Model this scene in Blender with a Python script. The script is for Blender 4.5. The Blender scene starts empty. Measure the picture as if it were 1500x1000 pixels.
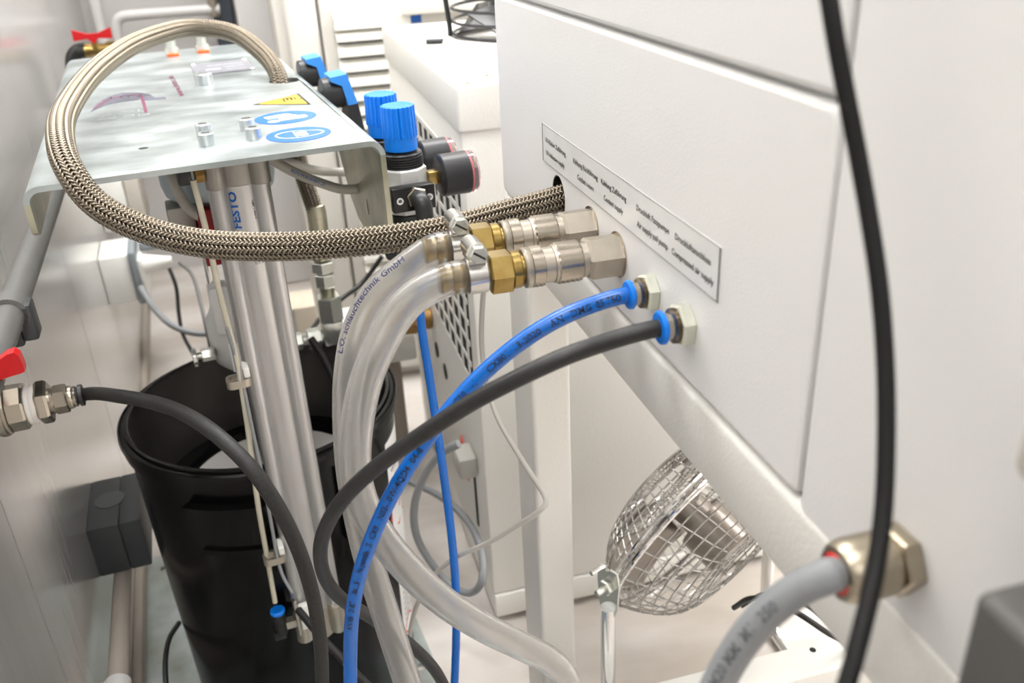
import bpy, bmesh, math, random
import numpy as np
from mathutils import Matrix, Vector

random.seed(7)
PI = math.pi
S = bpy.context.scene
COL = S.collection

# ------------------------------------------------------------ camera, light, exposure
cam_data = bpy.data.cameras.new('camera')
cam = bpy.data.objects.new('camera', cam_data)
COL.objects.link(cam)
cam.matrix_world = Matrix(((0.9631, 0.1577, -0.2182, 0.0),
                           (-0.2653, 0.4179, -0.8689, 0.0),
                           (-0.0458, 0.8947, 0.4443, 0.92),
                           (0, 0, 0, 1)))
_q = cam.matrix_world.to_quaternion().normalized()
cam.matrix_world = Matrix.Translation((0, 0, 0.92)) @ _q.to_matrix().to_4x4()
cam_data.sensor_fit = 'HORIZONTAL'
cam_data.sensor_width = 36.0
cam_data.lens = 36.0 * 1310.0 / 1500.0
cam_data.clip_start = 0.02
cam_data.dof.use_dof = True
cam_data.dof.focus_distance = 0.68
cam_data.dof.aperture_fstop = 8.0
S.camera = cam

world = bpy.data.worlds.new('world')
S.world = world
world.use_nodes = True
world.node_tree.nodes['Background'].inputs[0].default_value = (1.0, 0.98, 0.95, 1)
world.node_tree.nodes['Background'].inputs[1].default_value = 0.35

S.view_settings.view_transform = 'Standard'
S.view_settings.look = 'None'
S.view_settings.gamma = 1.0
S.view_settings.use_curve_mapping = False
S.view_settings.exposure = 0.05

LAMPS = [((0.0, 0.1, 2.55), 1.5, 0.6, 52), ((0.05, 1.7, 2.55), 1.5, 0.6, 72),
         ((2.3, 0.1, 2.55), 0.5, 2.0, 80), ((1.5, 1.7, 2.55), 0.4, 1.8, 50),
         ((0.4, -1.6, 2.55), 1.5, 0.4, 44)]


# ------------------------------------------------------------ materials
def lin(c):
    return tuple(((v / 255.0) / 12.92 if v / 255.0 <= 0.04045 else ((v / 255.0 + 0.055) / 1.055) ** 2.4) for v in c)


MATS = {}


def mat(name, rgb, rough=0.5, metal=0.0, bump=0.0, bscale=300.0, var=0.0, vscale=20.0, rgb2=None,
        stretch=(1, 1, 1), rvar=0.0, trans=0.0, ior=1.45, emit=0.0, coat=0.0, detail=3.0, spec=0.5):
    m = bpy.data.materials.new(name)
    m.use_nodes = True
    nt = m.node_tree
    b = nt.nodes['Principled BSDF']
    c = lin(rgb)
    b.inputs['Base Color'].default_value = (*c, 1)
    b.inputs['Roughness'].default_value = rough
    b.inputs['Metallic'].default_value = metal
    b.inputs['IOR'].default_value = ior
    b.inputs['Specular IOR Level'].default_value = spec
    if trans:
        b.inputs['Transmission Weight'].default_value = trans
    if coat:
        b.inputs['Coat Weight'].default_value = coat
        b.inputs['Coat Roughness'].default_value = 0.08
    if emit:
        b.inputs['Emission Color'].default_value = (*c, 1)
        b.inputs['Emission Strength'].default_value = emit
    tc = nt.nodes.new('ShaderNodeTexCoord')
    mp = nt.nodes.new('ShaderNodeMapping')
    mp.inputs['Scale'].default_value = stretch
    nt.links.new(tc.outputs['Object'], mp.inputs['Vector'])
    if var or rgb2 or rvar:
        n = nt.nodes.new('ShaderNodeTexNoise')
        n.inputs['Scale'].default_value = vscale
        n.inputs['Detail'].default_value = detail
        nt.links.new(mp.outputs[0], n.inputs['Vector'])
        r = nt.nodes.new('ShaderNodeValToRGB')
        r.color_ramp.elements[0].position = 0.35
        r.color_ramp.elements[1].position = 0.65
        c2 = lin(rgb2) if rgb2 else tuple(v * (1 - var) for v in c)
        r.color_ramp.elements[0].color = (*c2, 1)
        r.color_ramp.elements[1].color = (*c, 1)
        nt.links.new(n.outputs['Fac'], r.inputs['Fac'])
        nt.links.new(r.outputs['Color'], b.inputs['Base Color'])
        if rvar:
            mr = nt.nodes.new('ShaderNodeMapRange')
            mr.inputs['To Min'].default_value = max(0.02, rough - rvar)
            mr.inputs['To Max'].default_value = rough + rvar
            nt.links.new(n.outputs['Fac'], mr.inputs['Value'])
            nt.links.new(mr.outputs[0], b.inputs['Roughness'])
    if bump:
        n2 = nt.nodes.new('ShaderNodeTexNoise')
        n2.inputs['Scale'].default_value = bscale
        n2.inputs['Detail'].default_value = 2.0
        nt.links.new(mp.outputs[0], n2.inputs['Vector'])
        bp = nt.nodes.new('ShaderNodeBump')
        bp.inputs['Strength'].default_value = bump
        bp.inputs['Distance'].default_value = 0.001
        nt.links.new(n2.outputs['Fac'], bp.inputs['Height'])
        nt.links.new(bp.outputs[0], b.inputs['Normal'])
    MATS[name] = m
    return m


mat('white_paint', (228, 227, 225), 0.42, bump=0.2, bscale=620)
mat('panel_edge', (228, 227, 225), 0.35)
mat('chiller_paint', (232, 230, 224), 0.45, bump=0.25, bscale=350)
mat('cabinet_paint', (224, 221, 214), 0.5)
mat('frame_paint', (221, 219, 213), 0.38, bump=0.3, bscale=420)
mat('void_shade', (22, 21, 20), 0.8)  # near-black colour paints the shade inside holes, slots and grooves
mat('wall_steel', (216, 214, 212), 0.22, metal=0.6, var=0.035, vscale=6, stretch=(14, 14, 0.5), rvar=0.03)
mat('wall_core', (92, 80, 68), 0.8)
mat('back_wall', (196, 193, 190), 0.6, var=0.03, vscale=3)
mat('room_wall', (226, 225, 223), 0.7)
mat('ceiling_white', (232, 230, 226), 0.8)
mat('concrete', (214, 208, 203), 0.5, vscale=3.2, bump=0.08, bscale=120, detail=9, rgb2=(184, 175, 165), stretch=(1.0, 2.6, 1))
mat('galv_floor', (190, 199, 200), 0.42, metal=0.6, rgb2=(150, 156, 148), vscale=14, bump=0.1, bscale=80, detail=6)
mat('zinc_plate', (200, 208, 210), 0.34, metal=0.85, rgb2=(150, 160, 160), vscale=12, stretch=(1, 1.7, 1), detail=7, rvar=0.10, bump=0.06, bscale=160)
mat('zinc', (214, 218, 219), 0.28, metal=0.95, var=0.12, vscale=60)
mat('zinc_yellow', (196, 192, 170), 0.36, metal=0.85, rgb2=(150, 150, 132), vscale=18, detail=4)
mat('galv_drum', (178, 190, 196), 0.42, metal=0.55, var=0.1, vscale=30)
mat('anodised', (184, 183, 182), 0.3, metal=0.72, var=0.06, vscale=25, stretch=(12, 12, 0.4), bump=0.05, bscale=500)
mat('anodised_cap', (158, 154, 148), 0.46, metal=0.75, var=0.06, vscale=90)
mat('chrome', (226, 226, 226), 0.06, metal=1.0)
mat('bright_zinc', (216, 217, 210), 0.24, metal=0.75, var=0.1, vscale=50)
mat('nickel', (172, 163, 150), 0.26, metal=1.0, var=0.08, vscale=80)
mat('nickel_satin', (180, 172, 159), 0.38, metal=0.92, var=0.07, vscale=120)
mat('brass', (158, 136, 84), 0.28, metal=1.0, rgb2=(140, 116, 66), vscale=90)
mat('brass_dull', (170, 134, 82), 0.4, metal=0.9, rgb2=(140, 104, 58), vscale=60)
mat('gland_brass', (170, 160, 142), 0.38, metal=1.0, var=0.08, vscale=60)
mat('stainless', (205, 203, 199), 0.24, metal=1.0, var=0.08, vscale=70)
mat('braid_wire', (138, 129, 115), 0.34, metal=1.0, var=0.12, vscale=400)
mat('braid_core', (30, 26, 22), 0.6, metal=0.3)
mat('pallet_nut', (212, 214, 200), 0.3, metal=0.75, var=0.08, vscale=60)
mat('blue_plastic', (0, 118, 222), 0.42)
mat('blue_tube', (0, 96, 186), 0.26, var=0.05, vscale=40)
mat('blue_dark_part', (58, 138, 222), 0.4)
mat('black_rubber', (34, 33, 33), 0.46, var=0.25, vscale=260, bump=0.12, bscale=500)
mat('black_dusty', (44, 43, 41), 0.58, rgb2=(30, 29, 28), vscale=500, bump=0.15, bscale=700)
mat('black_plastic', (40, 40, 42), 0.38, bump=0.1, bscale=500)
mat('black_anodised', (24, 24, 25), 0.3, var=0.1, vscale=60)
mat('bucket_black', (9, 8, 8), 0.19, rgb2=(15, 14, 14), vscale=22, rvar=0.05, bump=0.12, bscale=60, spec=0.24)
mat('bucket_inside', (74, 69, 66), 0.36, rgb2=(48, 45, 43), vscale=9, rvar=0.08, stretch=(1, 1, 0.35))  # black plastic too; the brownish reflection inside is painted into this lighter colour
mat('slate_plastic', (58, 60, 62), 0.5, bump=0.08, bscale=400)
mat('slate_light', (78, 82, 82), 0.5)
mat('pipe_grey', (104, 103, 101), 0.5, var=0.08, vscale=40, bump=0.08, bscale=150)
mat('pipe_beige', (168, 158, 147), 0.5, var=0.06, vscale=30)
mat('pipe_white', (204, 202, 200), 0.4)
mat('gauge_red', (232, 120, 126), 0.4)
mat('blade_metal', (158, 150, 142), 0.3, metal=0.9)
mat('name_plate', (124, 124, 130), 0.6, metal=0.4)
mat('cable_black', (16, 16, 16), 0.5, spec=0.3)
mat('red_plastic', (178, 12, 20), 0.32)
mat('red_seal', (214, 40, 40), 0.4)
mat('red_dark', (142, 24, 26), 0.45)
mat('orange_paint', (246, 92, 22), 0.5)
mat('ptfe_tape', (232, 228, 222), 0.55, bump=0.4, bscale=160, stretch=(6, 1, 1))
mat('grey_cable', (134, 136, 138), 0.45)
mat('light_cable', (178, 175, 168), 0.5)
mat('white_plastic', (226, 225, 220), 0.4)
mat('natural_tube', (196, 190, 170), 0.3, var=0.08, vscale=60)
mat('pneu_tube', (180, 176, 166), 0.3)
mat('grey_frame', (128, 134, 138), 0.45)
mat('sticker_white', (236, 235, 233), 0.4)
mat('label_film', (222, 222, 220), 0.3, var=0.03, vscale=60)
mat('ink_black', (24, 23, 24), 0.55)
mat('ink_grey', (92, 92, 104), 0.5)
mat('ink_outline', (168, 172, 176), 0.5)
mat('ink_maroon', (112, 52, 78), 0.5)
mat('ink_blue', (0, 88, 168), 0.45)
mat('ink_navy', (26, 30, 80), 0.5)
mat('ink_red', (226, 76, 58), 0.5)
mat('ink_pale', (84, 87, 91), 0.6)
mat('sign_blue', (20, 98, 190), 0.35)
mat('sign_yellow', (250, 200, 28), 0.35)
mat('lens_clear', (250, 240, 242), 0.05, trans=0.95, ior=1.4)
mat('cardboard', (202, 190, 172), 0.7, var=0.1, vscale=20)
mat('cast_alu', (214, 214, 212), 0.42, metal=0.25, bump=0.3, bscale=180)
mat('adhesive_film', (206, 202, 198), 0.3)
mat('box_dark', (82, 80, 78), 0.5, var=0.04, vscale=30)
mat('latch_grey', (190, 184, 174), 0.45)
mat('lamp_orange', (255, 150, 20), 0.4, emit=3.0)
mat('dark_post', (66, 72, 80), 0.5)
mat('louvre_paint', (232, 230, 222), 0.45)
mat('steel_wire', (176, 174, 171), 0.2, metal=1.0)


def hose_material():
    m = bpy.data.materials.new('clear_hose')
    m.use_nodes = True
    nt = m.node_tree
    out = nt.nodes['Material Output']
    b = nt.nodes['Principled BSDF']
    b.inputs['Base Color'].default_value = (0.87, 0.86, 0.845, 1)
    b.inputs['Roughness'].default_value = 0.18
    b.inputs['Transmission Weight'].default_value = 1.0
    b.inputs['IOR'].default_value = 1.33
    d = nt.nodes.new('ShaderNodeBsdfTranslucent')
    d.inputs['Color'].default_value = (0.86, 0.85, 0.83, 1)
    f = nt.nodes.new('ShaderNodeBsdfDiffuse')
    f.inputs['Color'].default_value = (0.78, 0.77, 0.75, 1)
    m1 = nt.nodes.new('ShaderNodeMixShader')
    m1.inputs[0].default_value = 0.5
    nt.links.new(d.outputs[0], m1.inputs[1])
    nt.links.new(f.outputs[0], m1.inputs[2])
    m2 = nt.nodes.new('ShaderNodeMixShader')
    m2.inputs[0].default_value = 0.11
    nt.links.new(b.outputs[0], m2.inputs[1])
    nt.links.new(m1.outputs[0], m2.inputs[2])
    nt.links.new(m2.outputs[0], out.inputs['Surface'])
    MATS['clear_hose'] = m


hose_material()


# ------------------------------------------------------------ geometry helpers
def vec(p):
    return np.array(p, float)


def basis(d):
    d = vec(d)
    d = d / np.linalg.norm(d)
    a = np.array([0, 0, 1.0]) if abs(d[2]) < 0.9 else np.array([0, 1.0, 0])
    u = np.cross(a, d)
    u /= np.linalg.norm(u)
    v = np.cross(d, u)
    return u, v, d


class G:
    """collects vertices and faces of one mesh"""

    def __init__(self):
        self.V = []
        self.F = []

    def add(self, V, F):
        o = len(self.V)
        self.V.extend([tuple(map(float, p)) for p in V])
        self.F.extend([tuple(int(i) + o for i in f) for f in F])
        return self

    def join(self, g):
        return self.add(g.V, g.F)

    def box(self, x0, x1, y0, y1, z0, z1, b=0.0, seg=2):
        bm = bmesh.new()
        bmesh.ops.create_cube(bm, size=1)
        for v in bm.verts:
            v.co = Vector(((x0 + x1) / 2 + v.co.x * (x1 - x0), (y0 + y1) / 2 + v.co.y * (y1 - y0), (z0 + z1) / 2 + v.co.z * (z1 - z0)))
        if b:
            bmesh.ops.bevel(bm, geom=bm.edges[:], offset=b, segments=seg, affect='EDGES', profile=0.5)
        bm.verts.index_update()
        self.add([v.co[:] for v in bm.verts], [[v.index for v in f.verts] for f in bm.faces])
        bm.free()
        return self

    def lathe(self, o, d, prof, n=28, phase=0.0, cap=True, rfun=None):
        u, v, d = basis(d)
        o = vec(o)
        V = []
        for k, (s, r) in enumerate(prof):
            for i in range(n):
                a = phase + 2 * PI * i / n
                rr = r if rfun is None else rfun(k, i, r)
                V.append(o + d * s + rr * (math.cos(a) * u + math.sin(a) * v))
        F = []
        m = len(prof)
        for k in range(m - 1):
            for i in range(n):
                j = (i + 1) % n
                F.append((k * n + i, k * n + j, (k + 1) * n + j, (k + 1) * n + i))
        if cap:
            F.append(tuple(range(n))[::-1])
            F.append(tuple((m - 1) * n + i for i in range(n)))
        return self.add(V, F)

    def cyl(self, p0, p1, r, n=24, b=0.0, r1=None):
        p0, p1 = vec(p0), vec(p1)
        L = float(np.linalg.norm(p1 - p0))
        r1 = r if r1 is None else r1
        prof = [(0, r), (L, r1)] if not b else [(0, r - b), (b, r), (L - b, r1), (L, r1 - b)]
        return self.lathe(p0, p1 - p0, prof, n)

    def hexa(self, p0, p1, rc, c=0.0012, phase=0.0):
        p0, p1 = vec(p0), vec(p1)
        L = float(np.linalg.norm(p1 - p0))
        return self.lathe(p0, p1 - p0, [(0, rc * 0.92), (c, rc), (L - c, rc), (L, rc * 0.92)], 6, phase)

    def pipe(self, p0, d, L, r_out, r_in, n=28):
        return self.lathe(p0, d, [(0, r_in), (0, r_out), (L, r_out), (L, r_in), (0, r_in)], n, cap=False)

    def prism(self, poly, o, ax, ay, depth, holes=(), curve=None):
        """flat plate: polygon (2d, along ax and ay from o) with holes, thickened along ax x ay"""
        bm = bmesh.new()
        edges = []
        for loop in [poly] + list(holes):
            vs = [bm.verts.new((p[0], p[1], 0)) for p in loop]
            for i in range(len(vs)):
                edges.append(bm.edges.new((vs[i], vs[(i + 1) % len(vs)])))
        bmesh.ops.triangle_fill(bm, use_beauty=True, use_dissolve=False, edges=edges, normal=(0, 0, 1))
        bm.verts.index_update()
        n = len(bm.verts)
        P = [v.co[:2] for v in bm.verts]
        T = [[v.index for v in f.verts] for f in bm.faces]
        bm.free()
        o, ax, ay = vec(o), vec(ax), vec(ay)
        az = np.cross(ax, ay)
        V = [o + p[0] * ax + p[1] * ay for p in P] + [o + p[0] * ax + p[1] * ay + depth * az for p in P]
        F = [t[::-1] for t in T] + [[i + n for i in t] for t in T]
        base = 0
        for loop in [poly] + list(holes):
            k = len(loop)
            for i in range(k):
                j = (i + 1) % k
                F.append((base + i, base + j, base + j + n, base + i + n))
            base += k
        return self.add(V, F)

    def tube(self, pts, r, n=14, step=0.006, cap=True, smooth=True, r_in=None):
        P, T, N, B, s = resample(pts, step) if smooth else rawpath(pts)
        m = len(P)
        ang = np.arange(n) * 2 * PI / n

        def ring(rad):
            return (P[:, None, :] + rad * (np.cos(ang)[None, :, None] * N[:, None, :] + np.sin(ang)[None, :, None] * B[:, None, :])).reshape(-1, 3)

        V = list(ring(r))
        F = []
        for k in range(m - 1):
            for i in range(n):
                j = (i + 1) % n
                F.append((k * n + i, k * n + j, (k + 1) * n + j, (k + 1) * n + i))
        if r_in:
            o = len(V)
            V += list(ring(r_in))
            for k in range(m - 1):
                for i in range(n):
                    j = (i + 1) % n
                    F.append((o + k * n + j, o + k * n + i, o + (k + 1) * n + i, o + (k + 1) * n + j))
            for i in range(n):
                j = (i + 1) % n
                F.append((j, i, o + i, o + j))
                e = (m - 1) * n
                F.append((e + i, e + j, o + e + j, o + e + i))
        elif cap:
            F.append(tuple(range(n))[::-1])
            F.append(tuple((m - 1) * n + i for i in range(n)))
        return self.add(V, F)

    def ball(self, c, r, n=16, m=10, sz=1.0):
        prof = [(-r * sz * math.cos(PI * k / m), max(1e-5, r * math.sin(PI * k / m))) for k in range(m + 1)]
        return self.lathe(c, (0, 0, 1), prof, n)

    def moved(self, f):
        self.V = [tuple(map(float, f(vec(p)))) for p in self.V]
        return self


def rawpath(pts):
    P = np.array(pts, float)
    return frames(P)


def frames(P):
    T = np.gradient(P, axis=0)
    T /= np.linalg.norm(T, axis=1)[:, None]
    u, v, _ = basis(T[0])
    N = [u]
    for k in range(1, len(P)):
        n = N[-1] - T[k] * np.dot(N[-1], T[k])
        N.append(n / np.linalg.norm(n))
    N = np.array(N)
    B = np.cross(T, N)
    s = np.concatenate([[0], np.cumsum(np.linalg.norm(np.diff(P, axis=0), axis=1))])
    return P, T, N, B, s


def resample(pts, step):
    """centripetal Catmull-Rom through pts, resampled at equal steps"""
    p = np.array(pts, float)
    p = np.vstack([2 * p[0] - p[1], p, 2 * p[-1] - p[-2]])
    out = []
    for i in range(1, len(p) - 2):
        p0, p1, p2, p3 = p[i - 1], p[i], p[i + 1], p[i + 2]
        t0 = 0.0
        t1 = t0 + max(1e-6, np.linalg.norm(p1 - p0)) ** 0.5
        t2 = t1 + max(1e-6, np.linalg.norm(p2 - p1)) ** 0.5
        t3 = t2 + max(1e-6, np.linalg.norm(p3 - p2)) ** 0.5
        for t in np.linspace(t1, t2, 24, endpoint=False):
            a1 = (t1 - t) / (t1 - t0) * p0 + (t - t0) / (t1 - t0) * p1
            a2 = (t2 - t) / (t2 - t1) * p1 + (t - t1) / (t2 - t1) * p2
            a3 = (t3 - t) / (t3 - t2) * p2 + (t - t2) / (t3 - t2) * p3
            b1 = (t2 - t) / (t2 - t0) * a1 + (t - t0) / (t2 - t0) * a2
            b2 = (t3 - t) / (t3 - t1) * a2 + (t - t1) / (t3 - t1) * a3
            out.append((t2 - t) / (t2 - t1) * b1 + (t - t1) / (t2 - t1) * b2)
    out.append(p[-2])
    out = np.array(out)
    # light smoothing of the control polygon
    for _ in range(14):
        out[1:-1] = 0.25 * out[:-2] + 0.5 * out[1:-1] + 0.25 * out[2:]
    s = np.concatenate([[0], np.cumsum(np.linalg.norm(np.diff(out, axis=0), axis=1))])
    n = max(4, int(s[-1] / step))
    q = np.linspace(0, s[-1], n + 1)
    P = np.stack([np.interp(q, s, out[:, k]) for k in range(3)], 1)
    return frames(P)


def rect(x0, x1, y0, y1, r=0.0, n=5):
    if not r:
        return [(x0, y0), (x1, y0), (x1, y1), (x0, y1)]
    out = []
    for cx, cy, a0 in ((x1 - r, y0 + r, -90), (x1 - r, y1 - r, 0), (x0 + r, y1 - r, 90), (x0 + r, y0 + r, 180)):
        for k in range(n + 1):
            a = math.radians(a0 + 90 * k / n)
            out.append((cx + r * math.cos(a), cy + r * math.sin(a)))
    return out


def circ(cx, cy, r, n=28, ry=None):
    ry = ry or r
    return [(cx + r * math.cos(2 * PI * k / n), cy + ry * math.sin(2 * PI * k / n)) for k in range(n)]


_text_cache = {}


def text_geo(txt, width=None, height=None, bold=0.012):
    """flat letters in the xy plane, starting at the origin; scaled to a width and a cap height"""
    key = (txt, bold)
    if key not in _text_cache:
        cu = bpy.data.curves.new('letters', 'FONT')
        cu.body = txt
        cu.resolution_u = 2
        cu.offset = bold
        ob = bpy.data.objects.new('letters', cu)
        COL.objects.link(ob)
        dg = bpy.context.evaluated_depsgraph_get()
        me = ob.evaluated_get(dg).to_mesh()
        V = np.array([v.co[:] for v in me.vertices])
        F = [tuple(p.vertices) for p in me.polygons]
        ob.evaluated_get(dg).to_mesh_clear()
        bpy.data.objects.remove(ob)
        bpy.data.curves.remove(cu)
        _text_cache[key] = (V, F)
    V, F = _text_cache[key]
    V = V.copy()
    V[:, 0] -= V[:, 0].min()
    sy = (height / 0.69) if height else None
    sx = (width / V[:, 0].max()) if width else sy
    if sy is None:
        sy = sx
    V[:, 0] *= sx
    V[:, 1] *= sy
    return V, F


def text_on(txt, o, ax, ay, width=None, height=None, lift=0.0002):
    V, F = text_geo(txt, width, height)
    o, ax, ay = vec(o), vec(ax), vec(ay)
    az = np.cross(ax, ay)
    g = G()
    g.add([o + p[0] * ax + p[1] * ay + az * lift for p in V], F)
    return g


def text_wrap(txt, path, r, s0, side, height, flip=1, lift=0.00025):
    """letters bent round a tube: along the path from s0, on the side of the tube that faces the vector side"""
    V, F = text_geo(txt, None, height)
    P, T, N, B, s = path
    side = vec(side)
    k = min(len(s) - 1, int(np.searchsorted(s, s0 + flip * V[:, 0].max() / 2)))
    ang = math.atan2(side.dot(B[k]), side.dot(N[k])) + flip * 0.5 * height / r
    out = []
    for p in V:
        q = s0 + flip * p[0]
        a = ang - flip * p[1] / r
        c = vec([np.interp(q, s, P[:, k]) for k in range(3)])
        n = vec([np.interp(q, s, N[:, k]) for k in range(3)])
        b = vec([np.interp(q, s, B[:, k]) for k in range(3)])
        out.append(c + (r + lift) * (math.cos(a) * n + math.sin(a) * b))
    return G().add(out, F)


# ------------------------------------------------------------ scene objects
FRAMES = {'M': 0.0, 'P': math.radians(6.5), 'W': math.radians(4.5)}   # machine / pump / wall directions
BASE = {}


def tag(o, label=None, cat=None, group=None, kind=None):
    if label:
        o['label'] = label
    if cat:
        o['category'] = cat
    if group:
        o['group'] = group
    if kind:
        o['kind'] = kind
    return o


def place(o, base, fr):
    a = FRAMES[fr]
    o.location = (base[0] * math.cos(a) - base[1] * math.sin(a), base[0] * math.sin(a) + base[1] * math.cos(a), base[2])
    o.rotation_euler = (0, 0, a)
    BASE[o.name] = vec(base)


def thing(name, label, cat, base, fr='M', group=None, kind=None):
    o = bpy.data.objects.new(name, None)
    o.empty_display_size = 0.02
    COL.objects.link(o)
    place(o, base, fr)
    return tag(o, label, cat, group, kind)


def mesh_of(name, g, base, m, sharp=32):
    me = bpy.data.meshes.new(name)
    V = np.array(g.V, float) - base
    me.from_pydata(V.tolist(), [], g.F)
    me.polygons.foreach_set('use_smooth', [True] * len(me.polygons))
    me.set_sharp_from_angle(angle=math.radians(sharp))
    me.materials.append(MATS[m])
    bm = bmesh.new()
    bm.from_mesh(me)
    bmesh.ops.recalc_face_normals(bm, faces=bm.faces[:])
    bm.to_mesh(me)
    bm.free()
    me.update()
    return me


def part(name, g, m, parent, label=None, kind=None, sharp=32):
    b = BASE[parent.name]
    o = bpy.data.objects.new(name, mesh_of(name, g, b, m, sharp))
    COL.objects.link(o)
    o.parent = parent
    BASE[o.name] = b
    return tag(o, label, kind=kind)


def solid(name, g, m, base, fr, label=None, cat=None, group=None, kind=None, sharp=32):
    o = bpy.data.objects.new(name, mesh_of(name, g, vec(base), m, sharp))
    COL.objects.link(o)
    place(o, base, fr)
    return tag(o, label, cat, group, kind)


def copy_tree(o, parent=None):
    c = o.copy()
    COL.objects.link(c)
    c.parent = parent
    for ch in list(o.children):
        copy_tree(ch, c)
    return c


H = 0.92     # the measured heights below are relative to eye level



def to_floor(pts, r, zf=0.006):
    """run a hanging line on from its last point down to the floor and a little along it"""
    p, q = vec(pts[-1]), vec(pts[-2])
    d = (p - q) / np.linalg.norm(p - q)
    h = vec((d[0], d[1], 0.0))
    n = np.linalg.norm(h)
    h = h / n if n > 0.15 else vec((0.0, -1.0, 0.0))
    fall = p[2] - zf - r
    a = p + d * min(0.05, fall * 0.3)
    b = vec((a[0], a[1], zf + r)) + h * 0.05 + vec((0, 0, (a[2] - zf - r) * 0.35))
    c = vec((b[0], b[1], zf + r + 0.001)) + h * 0.05
    e = c + h * 0.12
    return [tuple(map(float, t)) for t in (a, b, c, e)]


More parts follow.
